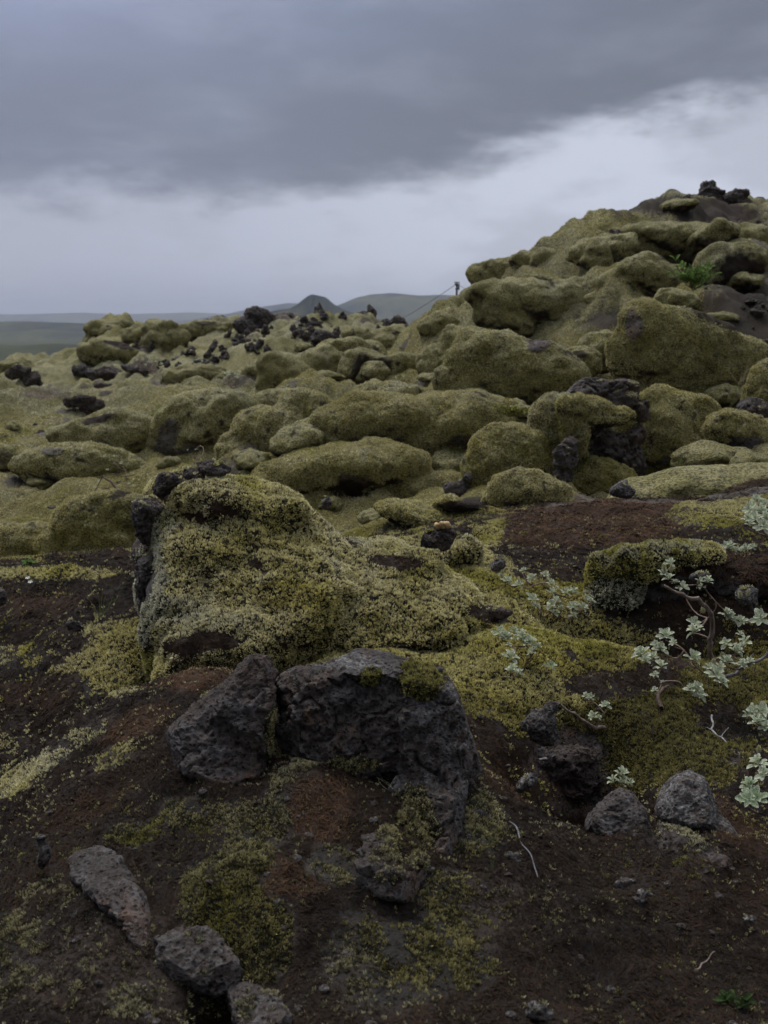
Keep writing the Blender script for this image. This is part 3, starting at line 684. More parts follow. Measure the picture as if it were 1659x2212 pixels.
# ------------------------------------------------------------------ boulders and rocks
def hull_points(poly, Y, thick, lean):
    """a stone slab or block from its outline: narrower at the front and back than at its girth"""
    poly = np.array(poly, float); c = poly.mean(0); out = []
    for k, s in ((-.5, .72), (-.22, .95), (.2, 1.), (.5, .8)):
        q = c+(poly-c)*s
        if lean == 'g':                                # lying on the ground
            yy = np.array([hit(a_, b_, 1.0, 6) for a_, b_ in q])+k*thick+.012; out.append(pix(q[:, 0], q[:, 1], yy)); continue
        out.append(pix(q[:, 0], q[:, 1], Y+k*thick+lean*(c[1]-q[:, 1])*Y/F))
    return np.concatenate(out)
def boulder(name, label, lobes, kind='moss', Y=None, base=None, cat=None, group=None, patches=(), vox=None, sm=None, rough=1., parent=None, tufts=True, fibres=False, tone=None, moss_amt=None, seed=None, lich=.25, loose=None):
    """lobes: (u, v, ru, rv, rotation, offset in depth as a share of size, depth factor) or ('h', outline, thickness, lean, offset)"""
    global NSEED
    NSEED += 1; sd_ = NSEED if seed is None else seed
    rg = np.random.default_rng(sd_)
    if Y is None:
        if base is None:
            L = max((l for l in lobes if l[0] != 'h'), key=lambda l: l[2]*l[3], default=None)
            if L is not None: base = (L[0], L[1]+L[3]*.75)
            else:
                q = np.array(lobes[0][1]); base = (q[:, 0].mean(), q[:, 1].max()-8)
        Y = hit(*base)
    mp = Y/F
    bm = bmesh.new(); size = 0
    for L in lobes:
        if L[0] == 'h':
            _, poly, th, lean, off = L
            P = hull_points(poly, Y+off, th, lean)
            vs_ = [bm.verts.new(p) for p in P]
            r = bmesh.ops.convex_hull(bm, input=vs_)
            inner = [v for v in vs_ if v.is_valid and not v.link_faces]
            bmesh.ops.delete(bm, geom=inner, context='VERTS')
            q = np.array(poly); size = max(size, (np.ptp(q[:, 0])+np.ptp(q[:, 1]))*.25*mp)
            continue
        u, v, ru, rv = L[:4]; rot = L[4] if len(L) > 4 else 0; off = L[5] if len(L) > 5 else 0; df = L[6] if len(L) > 6 else .9
        if kind != 'moss' and Y > 24: ru, rv = ru*1.25, rv*1.45
        m_ = (ru+rv)*.5*mp; size = max(size, m_)
        if kind == 'moss' and Y > 5.5: k_ = 1.34 if Y < 12 else 1.22; ru, rv, v = ru*k_, rv*k_, v+rv*(.22 if Y < 12 else .14)
        c = pix(u, v, Y+off*m_)
        M = Matrix.Translation(Vector(c)) @ Matrix.Rotation(-PITCH*0, 4, 'X') @ Matrix.Rotation(R(-rot), 4, 'Y') @ Matrix.Diagonal((ru*mp, m_*df, rv*mp, 1))
        if kind in ('rock', 'brown') and loose is None and ru*rv < 60*60:
            pts = rg.normal(size=(26, 3)); pts /= np.linalg.norm(pts, axis=1)[:, None]; pts *= rg.uniform(.85, 1.12, (26, 1))
            vs_ = [bm.verts.new(M @ Vector(p)) for p in pts]
            bmesh.ops.convex_hull(bm, input=vs_)
            bmesh.ops.delete(bm, geom=[v_ for v_ in vs_ if v_.is_valid and not v_.link_faces], context='VERTS')
        else:
            bmesh.ops.create_icosphere(bm, subdivisions=3, radius=1, matrix=M)
    bm.normal_update()
    me0 = bpy.data.meshes.new('tmp'); bm.to_mesh(me0); bm.free()
    ob = bpy.data.objects.new('tmp', me0); COL.objects.link(ob)
    vx = vox or max(Y*.0017, size*.035)
    md = ob.modifiers.new('r', 'REMESH'); md.mode = 'VOXEL'; md.voxel_size = vx
    it = sm if sm is not None else (20 if kind == 'moss' else 2)
    if it:
        ms = ob.modifiers.new('s', 'SMOOTH'); ms.factor = .5; ms.iterations = it
    dg = bpy.context.evaluated_depsgraph_get(); dg.update()
    me = bpy.data.meshes.new_from_object(ob.evaluated_get(dg))
    bpy.data.objects.remove(ob); bpy.data.meshes.remove(me0)
    me.name = name
    V = coords(me).astype(np.float64); N = normals(me).astype(np.float64); o_ = rg.uniform(0, 50)
    if kind == 'moss':
        dsp = fbm(V, size*.9, 2, .5, o_)*size*.18*rough+(billow(V+fbm(V, size*.5, 2)[:, None]*size*.2, size*.9, 1, o_)-.25)*size*.17*rough
        dsp += fbm(V, .05*max(1, Y/5), 3, .6, o_)*.012*max(1, Y/5)
        if Y < 5: dsp += (billow(V, .11, 2, o_)-.25)*.035+fbm(V, .22, 2, .5, o_)*.035
    else:
        q = V+N*0; q = V+np.stack([fbm(V, size*.5, 2, .5, o_+k*9) for k in range(3)], 1)*size*.25
        w1 = worley(q, size*.55, o_); w2 = worley(q, size*.22, o_+5)
        dsp = fbm(V, size*.8, 4, .6, o_)*size*.26*rough+(.5-w1)*size*.22*rough+(.5-w2)*size*.10*rough
        dsp += fbm(V, size*.10, 3, .65, o_)*size*.07*rough-sstep(np.abs(fbm(q, size*.45, 2, .5, o_+20)), .07, .0)*size*.12*rough
        if Y < 5:
            p1 = worley(V, .020, o_); p2 = worley(V, .009, o_)
            msk = sstep(fbm(V, .11, 2, .5, o_), -.25, .2)
            p0 = worley(V, .042, o_+2)
            dsp -= (sstep(p0, .30, .12)*.008+sstep(p1, .42, .16)*.0080+sstep(p2, .42, .2)*.0026)*msk*min(1, rough+.3)
    V = V+N*dsp[:, None]
    if kind == 'rock' and Y < 12:                      # broken faces: shave the stone along random planes
        c0 = V.mean(0); ext = V.std(0)
        for k in range(12 if Y < 5 else 10):
            n_ = rg.normal(size=3); n_ /= np.linalg.norm(n_); t_ = (V-c0)@n_
            hmax = np.quantile(t_, rg.uniform(.955, .995)); V = V-np.maximum(0, t_-hmax)[:, None]*n_*.85
        V = V+N*(fbm(V, size*.16, 4, .65, o_+33)*size*.035+fbm(V, size*.5, 2, .5, o_+3)*size*.05)[:, None]
    loc = V.mean(0); loc[2] = V[:, 2].min()
    if kind != 'moss' and Y > 12 and parent is None and size < 1.5:      # bed it into the ground
        loc_g = float(ground(loc[0], loc[1])[0])-.18*np.ptp(V[:, 2])
        lo_ = loc_g-.15*np.ptp(V[:, 2]); tz = min(max(loc[2], lo_), loc_g); V[:, 2] += tz-loc[2]; loc[2] = tz
    me.vertices.foreach_set('co', (V-loc).astype(np.float32).ravel()); me.update(); smooth(me)
    N = normals(me).astype(np.float64)
    cov = np.zeros((len(V), 4))
    a = fbm(V, size*.7, 4, .6, o_+3); b_ = fbm(V, .06*max(1, Y/4), 3, .6, o_+4)
    if kind == 'moss':
        mo = sstep(N[:, 2]+.45*a+.15*b_, -.62, -.30)
        bare = sstep(a+.6*fbm(V, size*.3, 3, .6, o_+8), .34, .44)
        cov[:, 0] = mo*(1-bare*.9)
        cov[:, 1] = sstep(a+b_*.5, -.3, .1)
    elif kind == 'brown':
        cov[:, 0] = sstep(a+.5*b_+.25*N[:, 2], .38, .5)*.9; cov[:, 1] = sstep(N[:, 2]+a, -.2, .2)
    else:
        amt = .0 if moss_amt is None else moss_amt
        cov[:, 0] = sstep(a+.4*b_+.55*N[:, 2]+amt, .62, .78)*.95
        cov[:, 1] = sstep(a+.5*N[:, 2], .25, .5)*.45
    if moss_amt is not None and kind != 'rock': cov[:, 0] = np.clip(cov[:, 0]+moss_amt, 0, 1)
    cov[:, 2] = np.clip((.5 if tone is None else tone)+.7*a+.25*sstep(N[:, 2], .3, .9), 0, 1)
    cov[:, 3] = lich
    if patches: cov = paint(V, patches, cov)
    color_attr(me, 'cover', np.clip(cov, 0, 1))
    o = link(name, me, M_NEAR if Y < 5.2 else M_FAR, loc=loc)
    if parent is not None:
        o.parent = parent; o.location = Vector(loc)-parent.location
        if label: o['label'] = label
    else:
        tag(o, label, cat or ('boulder' if kind == 'moss' else 'rock'), group)
    if tufts and Y < 17:
        mo = np.clip(cov[:, 0], 0, 1)
        thr = sstep(mo+.35*b_+.25*fbm(V, .03*max(1, Y/4), 2), .30, .70)
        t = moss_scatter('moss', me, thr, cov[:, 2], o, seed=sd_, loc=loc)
        if t: tag(t, kind='stuff')
    if fibres and cov[:, 1].max() > .3:
        t = fibre_scatter('dead_moss', me, np.clip(cov[:, 1]-cov[:, 0], 0, 1), o, seed=sd_, loc=loc, rust=np.clip(cov[:, 3], 0, 1))
        if t: tag(t, kind='stuff')
    return o
NSEED = 100

# ---- foreground: the great mossy boulder and its bare knobs
hero = boulder('mossy_boulder', 'great mossy boulder with bare dark knobs along its left edge', [
    ('h', [(288,1090),(335,1035),(430,1008),(540,1022),(625,1062),(676,1100),(700,1150),(770,1205),(775,1300),(720,1400),(560,1480),(340,1490),(306,1400),(318,1300),(292,1200)], .50, 1.0, .10),
    ('h', [(660,1150),(760,1160),(860,1185),(960,1235),(1040,1290),(1070,1350),(1000,1420),(760,1440),(640,1400)], .42, 1.3, .10),
    (470,1085,110,60,-4,.55,.9),(600,1125,75,50,30,.45,.9),(400,1380,80,100,5,-.9,.7),(560,1330,140,90,0,-.7,.8),(860,1235,100,40,14,1.0,.9)],
    Y=3.38, vox=.0075, sm=40, rough=.5, tone=.5, cat='boulder', fibres=True, patches=[
    (640,1290,90,30,5,'y',.9),(695,1330,30,80,0,'y',.9),(520,1190,150,60,0,'y',.35),(320,1250,50,150,0,'g',1.),(400,1350,110,90,0,'g',.55),(350,1120,40,50,0,'g',.6),
    (300,1140,28,70,10,'r',1.),(312,1250,24,60,0,'r',1.),(480,1100,36,14,15,'s',.9),(430,1025,60,14,-10,'s',.9),(350,1075,30,25,0,'s',.6),
    (460,1385,60,22,8,'s',.95),(400,1400,55,20,0,'s',.9),(660,1225,30,14,0,'r',.4),(850,1215,60,16,6,'s',.9),(700,1060,25,18,30,'r',.7),(1060,1330,60,20,10,'s',.7)])
boulder('rock_knob', 'rounded dark knob on the boulder top', [(372,1040,44,26,-8,0,.9),(345,1062,26,20,0,0,.9)], 'rock', Y=3.46, parent=hero, vox=.005, sm=2)
boulder('rock_knob', 'long low dark crest of bare lava', [(455,1012,48,18,-14,0,.9),(420,1030,35,18,-8,0,.9),(480,1004,18,10,0,0,1)], 'rock', Y=3.5, parent=hero, vox=.005, sm=2)
boulder('rock_knob', None, [(305,1135,26,60,10,0,1.3),(325,1095,30,26,0,0,1.2)], 'rock', Y=3.40, parent=hero, vox=.005, sm=2)
boulder('rock_knob', None, [(324,1255,28,66,0,0,1.3),(318,1320,22,40,0,0,1.2)], 'rock', Y=3.36, parent=hero, vox=.005, sm=2)
boulder('rock_knob', None, [(706,1086,13,15,0,0,.9)], 'rock', Y=3.38, parent=hero, vox=.004, sm=2, lich=.8)
boulder('rock_knob', None, [(440,1395,55,24,5,0,1.2),(500,1405,46,26,0,0,1.2)], 'rock', Y=2.99, parent=hero, vox=.005, sm=2)
boulder('mossy_hummock', 'low mossy hummock joining the great boulder to the slope on its right', [(1010,1190,40,26,10,0,1),(970,1210,50,20,20,0,1)], Y=3.95, vox=.007, cat='hummock', tone=.6)
# ---- foreground stones
cr = boulder('lava_block', 'large upright lava block with yellow moss on its right shoulder', [
    ('h', [(600,1480),(640,1443),(700,1428),(800,1402),(880,1410),(905,1440),(900,1560),(890,1700),(800,1730),(680,1715),(606,1650),(590,1535)], .26, .15, 0),
    ('h', [(860,1410),(900,1413),(950,1442),(990,1480),(1020,1530),(1028,1620),(1026,1700),(985,1765),(900,1770),(850,1700),(840,1560)], .28, .25, -.03),
    ('h', [(850,1660),(1020,1670),(1005,1760),(985,1860),(930,1950),(860,1920),(830,1800)], .22, .75, -.20),
    ('h', [(760,1900),(830,1860),(910,1840),(965,1920),(920,1985),(800,1990),(745,1950)], .10, 'g', 0),
    ('h', [(785,1810),(850,1790),(890,1900),(800,1925),(770,1880)], .14, 'g', 0)],
    'rock', Y=2.36, vox=.0042, sm=1, rough=.8, cat='rock', lich=.25, moss_amt=-.4, fibres=False, patches=[
    (915,1470,52,50,30,'m',1.),(915,1470,60,60,0,'y',1.),(800,1462,34,22,0,'m',.9),(890,1790,62,90,0,'m',.95),(840,1860,50,50,0,'m',.5),(960,1600,70,130,0,'l',.8),(760,1430,80,20,0,'l',.8),
    (760,1650,60,18,0,'m',.8),(700,1560,90,70,0,'r',1.)])
boulder('lava_slab', 'dark leaning lava slab, pointed at the top, left of the upright block', [
    ('h', [(522,1440),(542,1390),(575,1402),(594,1450),(596,1530),(575,1640),(440,1560)], .13, .55, .0),
    ('h', [(352,1605),(364,1565),(430,1512),(525,1445),(596,1500),(592,1610),(570,1700),(520,1740),(430,1725),(372,1680)], .14, .6, -.02)],
    'rock', Y=2.30, vox=.0042, sm=1, rough=.5, lich=.15, moss_amt=-.35, patches=[(590,1590,20,60,0,'m',.8)])
boulder('lava_slab', 'long narrow grey slab slanting down at the lower left', [
    ('h', [(140,1856),(170,1828),(207,1812),(247,1836),(292,1905),(332,1960),(332,2015),(350,2080),(300,2070),(222,1968),(158,1908)], .09, 'g', 0)],
    'rock', Y=1.93, vox=.0040, sm=2, rough=.5, lich=.3, moss_amt=-.3)
boulder('lava_slab', 'lumpy grey slab with orange stains below the long narrow slab', [
    ('h', [(322,2015),(360,2022),(400,1996),(472,2012),(520,2070),(535,2128),(480,2156),(420,2146),(340,2105)], .10, 'g', 0)],
    'rock', Y=1.73, vox=.0040, sm=2, rough=.55, lich=.35, moss_amt=-.1)
boulder('lava_slab', 'rough dark slab end beside the black hole at the bottom edge', [
    ('h', [(480,2120),(540,2122),(600,2148),(640,2190),(620,2240),(520,2240),(490,2180)], .09, 'g', 0)], 'rock', Y=1.63, vox=.0040, sm=3, rough=.5, lich=.3)
boulder('pointed_rock', 'pointed purple brown lava rock left of the bluish triangular one', [
    ('h', [(1340,1700),(1362,1706),(1397,1746),(1414,1800),(1400,1860),(1340,1850),(1280,1806),(1250,1772),(1300,1743)], .15, .7, 0)], 'rock', Y=2.24, vox=.0042, sm=2, rough=.5, lich=.25, moss_amt=-.3)
boulder('pointed_rock', 'bluish grey triangular lava rock with a long tail to the right', [
    ('h', [(1405,1765),(1428,1704),(1450,1674),(1490,1662),(1528,1682),(1548,1738),(1560,1800),(1500,1805),(1450,1780)], .14, .7, 0),
    ('h', [(1500,1740),(1550,1745),(1596,1800),(1616,1846),(1575,1854),(1510,1800)], .10, 1.0, -.03)], 'rock', Y=2.26, vox=.0042, sm=3, rough=.35, lich=.9, moss_amt=-.4)
boulder('lava_block', 'dark soil covered block under the bluish triangular rock', [
    ('h', [(1420,1775),(1500,1800),(1590,1850),(1605,1895),(1480,1900),(1390,1860)], .14, 1.0, .0)], 'rock', Y=2.13, vox=.0046, sm=4, rough=.5, lich=.1)
boulder('lava_block', 'dark block hanging over the deep hollow right of the upright block', [(1168,1570,44,52,0,0,.9),(1190,1530,28,30,0,.2,.9)], 'rock', Y=2.62, vox=.005, lich=.45)
boulder('lava_ledge', 'brown rock ledge along the back of the deep hollow', [(1215,1660,90,52,20,.6,.6),(1160,1640,60,40,0,.5,.6),(1260,1700,70,40,20,.5,.6)], 'rock', Y=2.72, vox=.006, lich=0, moss_amt=-.3, cat='rock')
boulder('small_rock', 'pale pinkish elongated stone on the soil left of the hollow', [(1138,1690,38,15,40,0,.8)], 'rock', Y=2.33, vox=.004, lich=.9)
boulder('small_rock', 'reddish rounded stone among moss right of the upright block foot', [(1100,1862,40,34,10,0,.9)], 'rock', Y=2.06, vox=.004, lich=.5)
boulder('small_rock', 'narrow reddish stone touching the foot of the upright block', [(1012,1835,30,46,0,0,.9)], 'rock', Y=2.10, vox=.004, lich=.4)
boulder('small_rock', 'flat grey stone above the two reddish stones', [(1030,1765,34,20,10,0,.9)], 'rock', Y=2.22, vox=.004, lich=.5)
boulder('small_rock', 'small pinkish stone between two moss patches near the bottom', [(745,2065,26,14,20,0,.9)], 'rock', Y=1.72, vox=.004, lich=.7)
boulder('small_rock', 'crumbly grey stone on the bottom edge of the picture, near its middle', [(1160,2185,34,30,0,0,.9),(1185,2195,22,20,0,0,.9)], 'rock', Y=1.58, vox=.004, lich=.8)
boulder('mineral_crust', 'lumpy pale vertical crust in the dark soil below the pointed rocks', [(1350,1905,36,16,20,0,.6),(1382,1945,16,36,-8,0,.7),(1375,2010,13,36,5,0,.7),(1376,2060,9,24,0,0,.7),(1400,1930,18,8,-20,0,.7)], 'rock', Y=1.92, vox=.0038, cat='crust', lich=.8, sm=2)
boulder('small_rock', 'small grey crumbly stone at the right edge in dark soil', [(1620,1985,20,14,0,0,.8),(1630,2010,10,8,0,0,.8)], 'rock', Y=1.86, vox=.0035, lich=.9)
boulder('small_rock', 'warty stone on the ridge left of the long narrow slab', [(95,1850,18,40,-10,0,.9),(90,1810,16,20,0,0,.9)], 'rock', Y=1.98, vox=.004, lich=.5)
boulder('lava_block', 'rounded rock stub at the left edge beside the small white flowers', [(-6,1290,26,26,0,0,.9)], 'rock', Y=3.9, vox=.007, lich=.3)
boulder('small_rock', 'reddish dark stones in soil left of the great boulder', [(160,1352,26,14,-20,0,.8),(185,1362,18,10,0,0,.8)], 'rock', Y=3.65, vox=.006)
# ---- right: mossy ball, brown mound, knob with lichen
boulder('mossy_boulder', 'round mossy ball at the left end of the brown overhang', [(1345,1232,72,62,10,.15,1.),(1410,1215,75,46,10,.3,1.),(1330,1285,58,56,0,-.1,.9),(1480,1205,70,30,5,.4,1)], Y=3.70, vox=.0075, sm=30, rough=1.3, tone=.7, patches=[(1340,1290,90,45,0,'g',1.)])
boulder('lava_ledge', 'brown soil covered overhang stretching right from the mossy ball', [(1470,1235,130,48,6,.2,.9),(1600,1255,120,48,8,.2,.9),(1440,1290,100,60,0,.1,.7),(1570,1330,130,50,0,.3,.6)], 'brown', Y=3.74, vox=.0085, sm=8, rough=.6, cat='rock', fibres=True, patches=[(1500,1200,180,30,6,'s',1.),(1500,1320,200,60,0,'r',1.)])
boulder('small_rock', 'bluish pitted stone under the brown overhang near the right edge', [(1615,1295,32,34,0,0,.9)], 'rock', Y=3.55, vox=.006, lich=.9)
boulder('small_rock', 'grey pitted patch of rock above the main willow stem', [(1510,1245,26,14,0,0,.8)], 'rock', Y=3.55, vox=.006, lich=.6)
kn = boulder('lava_rock', 'dark lava knob capped with pale orange lichen', [(945,1165,38,28,0,0,.9),(965,1150,26,18,0,0,.9),(930,1185,28,16,0,0,.9)], 'rock', Y=3.85, vox=.006, lich=.1, cat='rock')
boulder('small_rock', 'lichen grey stone leaning at the foot of the brown mound', [(1075,1225,17,28,-20,0,.9)], 'rock', Y=3.8, vox=.006, lich=.8)
boulder('pointed_rock', 'grey pointed stone poking from the crest of the brown mound', [(1345,1062,32,20,0,0,.9),(1345,1045,16,12,0,0,.9)], 'rock', Y=5.05, vox=.009, lich=.9)
boulder('small_rock', 'dark stone half sunk in moss below the brown mound', [(1068,1328,44,20,12,0,.9)], 'rock', Y=3.38, vox=.006, lich=0)
print('foreground', round(time.time()-T0, 1), NTUFT)

# ---- the slope and field behind
for (knd, lab, lobes, _, pt), Y in zip(MID, MID_Y):
    nm = {'moss': 'mossy_boulder', 'rock': 'lava_rock', 'brown': 'lava_rock'}[knd]
    boulder(nm, lab, lobes, knd, Y=Y, patches=pt, tone=.42 if knd == 'moss' else None, vox=max(Y*(.0016 if Y < 17 else .00095), .009), moss_amt=.0 if knd != 'rock' else -.05)
sr = boulder('split_lava_rock', 'split lava rock draped in moss, broken dark stone in its middle', [
    (1270,845,50,34,-15,0,.8),(1330,850,50,38,20,0,.8),(1380,880,26,30,30,0,.8),(1290,950,100,80,0,.2,.7),(1345,1000,48,70,0,.1,.7),(1200,930,38,66,6,-.1,.8),(1265,1000,50,50,0,.1,.7)],
    'rock', Y=7.15, vox=.012, sm=2, rough=.9, cat='rock', loose=True, patches=[(1195,925,42,66,6,'m',1.),(1255,890,70,34,-12,'m',1.),(1245,950,26,50,0,'m',.9),(1310,905,60,22,8,'m',.9),(1290,1035,60,42,0,'m',1.),(1290,1035,60,42,0,'y',.8),(1200,930,42,66,0,'g',.6)])
boulder('moss_lobe', 'green moss cushion in the split', [(1290,1035,62,44,0,0,.8)], 'moss', Y=6.85, parent=sr, vox=.012, tone=.1)
boulder('moss_lobe', 'hoary moss mantle hanging down the left side', [(1192,925,38,64,8,0,.8),(1230,880,50,26,-20,0,.8)], 'moss', Y=6.95, parent=sr, vox=.012, tone=.8)
boulder('moss_lobe', 'moss hood over the dark middle', [(1265,880,52,26,-8,0,.8),(1240,930,24,50,4,0,.8),(1310,900,50,16,8,0,.8)], 'moss', Y=6.80, parent=sr, vox=.012, tone=.45)
# lesser moss humps that fill the ground between the ones told apart above
hp = []
for i in range(9):
    random.seed(50+i)
    lb = [(900, 900, random.uniform(34, 60), random.uniform(22, 34), random.uniform(-25, 25), 0, random.uniform(.9, 1.3))]
    for k in range(random.randint(1, 3)): lb.append((900+random.uniform(-45, 45), 900+random.uniform(-8, 14), random.uniform(22, 40), random.uniform(16, 28), random.uniform(-30, 30), random.uniform(-.8, .8), 1.))
    hp.append(boulder('moss_hump', 'x', lb, 'moss', Y=12., tufts=False, seed=700+i, vox=.02, tone=.42, rough=1.2))
hpm = [o.data for o in hp]
for o in hp: bpy.data.objects.remove(o)
def hump(u, v, s, Y=None):
    Y = Y or hit(u, v, 4.5, 34)
    p = pix(u, v, Y); gz = float(ground(p[0], p[1])[0])
    o = bpy.data.objects.new('moss_hump', random.choice(hpm)); COL.objects.link(o); o.location = (p[0], p[1], gz-.16*s)
    o.scale = (s*random.uniform(.9, 1.5), s, s*random.uniform(.55, .95)); o.rotation_euler = (random.uniform(-.15, .15), random.uniform(-.15, .15), random.uniform(0, 6.28))
    far = Y > 15
    tag(o, 'small moss hump in the far field below the ridge of dark stacks' if far else 'low moss hump filling the slope between the larger moss boulders', 'moss hump', 'moss humps in the far field' if far else 'moss humps between the larger boulders')
random.seed(21)
nh = 0
while nh < 95:
    u = random.uniform(-20, 1680); v = random.uniform(470, 1150)
    if v < 700-(u-900)*.42 and u > 900: continue
    if u <= 900 and v < 712: continue
    if v > 1060 and u > 980: continue
    Y = hit(u, v, 4.5, 34)
    if Y > 32 or Y < 5.6: continue
    if u < 340 and v > 820 and random.random() < .6: continue
    hump(u, v, random.choice((.45, .6, .8, 1.1, 1.4))*random.uniform(.8, 1.1)*min(1.15, .4+Y/20), Y); nh += 1
random.seed(33)
# loose stones too small to tell apart
pr_ = [boulder('field_stone', 'small dark lava stone in the moss below the far ridge', [(500,760,14,9,0,0,1),(500+7*(i-2),752,7,8,0,0,1)], 'rock', Y=20, rough=1.4, group='dark stones strewn below the far ridge', cat='stone', tufts=False, seed=900+i, vox=.014, sm=0) for i in range(5)]
protos = [(o.data, ) for o in pr_]
for o in pr_: bpy.data.objects.remove(o)
def copy_stone(name, label, group, me, p, s, cat='stone'):
    o = bpy.data.objects.new(name, me); COL.objects.link(o); o.location = p; o.scale = s; o.rotation_euler = (0, 0, random.uniform(0, 6.28))
    return tag(o, label, cat, group)
nst = 0
while nst < 150:
    u = random.uniform(290, 900); v = 700+90*random.random()**1.8
    if u > 700 and v > 740: continue
    Y = hit(u, v, 12, 34)
    if Y > 33: continue
    p = pix(u, v, Y); gz = float(ground(p[0], p[1])[0])
    s = random.uniform(.5, 2.0)*random.uniform(.7, 1.2)*.75
    copy_stone('field_stone', 'small dark lava stone in the moss below the far ridge', 'dark stones strewn below the far ridge', random.choice(protos)[0], (p[0], p[1], gz-.10*s), (s*random.uniform(.8, 1.5), s, s*random.uniform(.7, 1.5))); nst += 1
for i in range(34):
    u = random.uniform(0, 330); v = random.uniform(800, 1120); Y = hit(u, v, 6, 34); p = pix(u, v, Y); gz = float(ground(p[0], p[1])[0]); s = random.uniform(.15, .5)*min(1, Y/14)
    copy_stone('field_stone', 'small dark stone showing through the left moss field', 'dark stones in the left moss field', random.choice(protos)[0], (p[0], p[1], gz-.03), (s*1.5, s, s*.7))
ns = 0
while ns < 46:
    u = random.uniform(1330, 1670); v = random.uniform(440, 790)
    if not (v < 475+(u-1330)*.05 or (u > 1500 and 600 < v < 790) or (1180 < u < 1400 and 670 < v < 730)): continue
    Y = hit(u, v, 7, 25); p = pix(u, v, Y); gz = float(ground(p[0], p[1])[0]); s = random.uniform(.15, .7)
    copy_stone('field_stone', 'small dark stone lying in the brown soil of the upper slope', 'dark stones on the brown upper slope', random.choice(protos)[0], (p[0], p[1], gz-.04*s), (s*1.2, s, s*random.uniform(.5, 1.1))); ns += 1
pb = [boulder('pebble', 'x', [(500,1900,9,7,0,0,1)], 'rock', Y=1.9, cat='pebble', tufts=False, seed=950+i, vox=.0011, lich=.5*i, rough=.7) for i in range(3)]
pbm = [o.data for o in pb]
for o in pb: bpy.data.objects.remove(o)
for i in range(190):
    u = random.uniform(-30, 1690); v = random.uniform(1500, 2230)
    Y = hit(u, v, 1.2, 4.2); p = pix(u, v, Y); gz = float(ground(p[0], p[1])[0]); s = random.uniform(.3, 1.5)**1.6*.9
    copy_stone('pebble', 'tiny lava pebble in the dark foreground soil', 'pebbles in the foreground soil', random.choice(pbm), (p[0], p[1], gz-.003*s), (s, s, s*.8), 'pebble')
print('field', round(time.time()-T0, 1), NTUFT)

# ------------------------------------------------------------------ lichen caps
def cap(label, u, v, ru, rv, Y, col, parent):
    n = 14; V = []; Fc = []
    bm = bmesh.new()
    for i in range(26):
        a = random.uniform(0, 6.28); q = math.sqrt(random.random())
        c = pix(u+ru*q*math.cos(a), v+rv*q*math.sin(a)*.8, Y+random.uniform(-.02, .02))
        bmesh.ops.create_icosphere(bm, subdivisions=2, radius=random.uniform(.006, .012), matrix=Matrix.Translation(c))
    for vv in bm.verts: vv.co += Vector([random.uniform(-.0012, .0012) for _ in range(3)])
    me = bpy.data.meshes.new('lichen'); bm.to_mesh(me); bm.free(); smooth(me)
    P = coords(me); nn = fbm(P, .012, 2)[:, None]
    color_attr(me, 'Col', np.clip(np.array(col)*(1+.9*nn), .02, .8))
    V = P-np.array(parent.location); me.vertices.foreach_set('co', V.astype(np.float32).ravel())
    return link('lichen', me, M_FIBRE, parent)
cap('pale orange lichen cap', 955, 1135, 15, 5, 3.83, (.50, .36, .20), kn)

# ------------------------------------------------------------------ willows
def tube(pts, r0, r1, sides=6, jit=0.):
    pts = np.array(pts, float); n = len(pts); V = []; Fc = []
    t = np.gradient(pts, axis=0); t /= np.linalg.norm(t, axis=1)[:, None]+1e-9
    for i in range(n):
        a = np.cross(t[i], [.31, .2, .93]); a /= np.linalg.norm(a)+1e-9; b = np.cross(t[i], a)
        r = (r0+(r1-r0)*i/(n-1))*(1+random.uniform(-jit, jit))
        for k in range(sides):
            w_ = 2*math.pi*k/sides; V.append(pts[i]+r*(math.cos(w_)*a+math.sin(w_)*b))
    for i in range(n-1):
        for k in range(sides):
            Fc.append([i*sides+k, i*sides+(k+1) % sides, (i+1)*sides+(k+1) % sides, (i+1)*sides+k])
    return np.array(V), np.array(Fc)
def curve(p, q, n=9, wig=.12, sag=0.):
    p = np.array(p); q = np.array(q); L = np.linalg.norm(q-p); s = np.linspace(0, 1, n)[:, None]
    o = np.array([random.gauss(0, 1) for _ in range(3)])*wig*L; o2 = np.array([random.gauss(0, 1) for _ in range(3)])*wig*.5*L
    c = p+(q-p)*s+o*np.sin(np.pi*s)+o2*np.sin(2*np.pi*s)
    c[:, 2] += sag*np.sin(np.pi*s[:, 0])*L
    return c
def join(parts):
    V = []; Fc = []; k = 0
    for v, f in parts: V.append(v); Fc.append(np.asarray(f)+k); k += len(v)
    return np.concatenate(V), np.concatenate(Fc)
_sU = np.array([-1, -.5, 0, .5, 1.]); _sT = np.array([0, .12, .3, .5, .68, .84, .95, 1.])
_sW = np.array([.06, .30, .66, .92, 1., .80, .42, .03])
def leaf(pos, d, up, L, W_, curl, col):
    d = d/np.linalg.norm(d); sd_ = np.cross(d, up); sd_ /= np.linalg.norm(sd_)+1e-9; nn = np.cross(sd_, d)
    V = []; C = []
    for t, wv in zip(_sT, _sW):
        ctr = pos+d*L*t*(1-.12*curl*t)+nn*L*(.10*math.sin(t*2.6)-curl*.38*t*t)
        for u_ in _sU:
            V.append(ctr+sd_*u_*wv*W_*.5+nn*(abs(u_)**1.6*wv*W_*.22))
            e = max(abs(u_)**3, t**7)*.75+(.25 if u_ == 0 else 0)
            C.append(np.array(col)*(1-e)+np.array([.68, .70, .56])*e)
    nU = 5; Fc = []
    for i in range(len(_sT)-1):
        for j in range(nU-1):
            a = i*nU+j; Fc.append([a, a+1, a+nU+1, a+nU])
    return np.array(V), np.array(Fc), np.array(C)
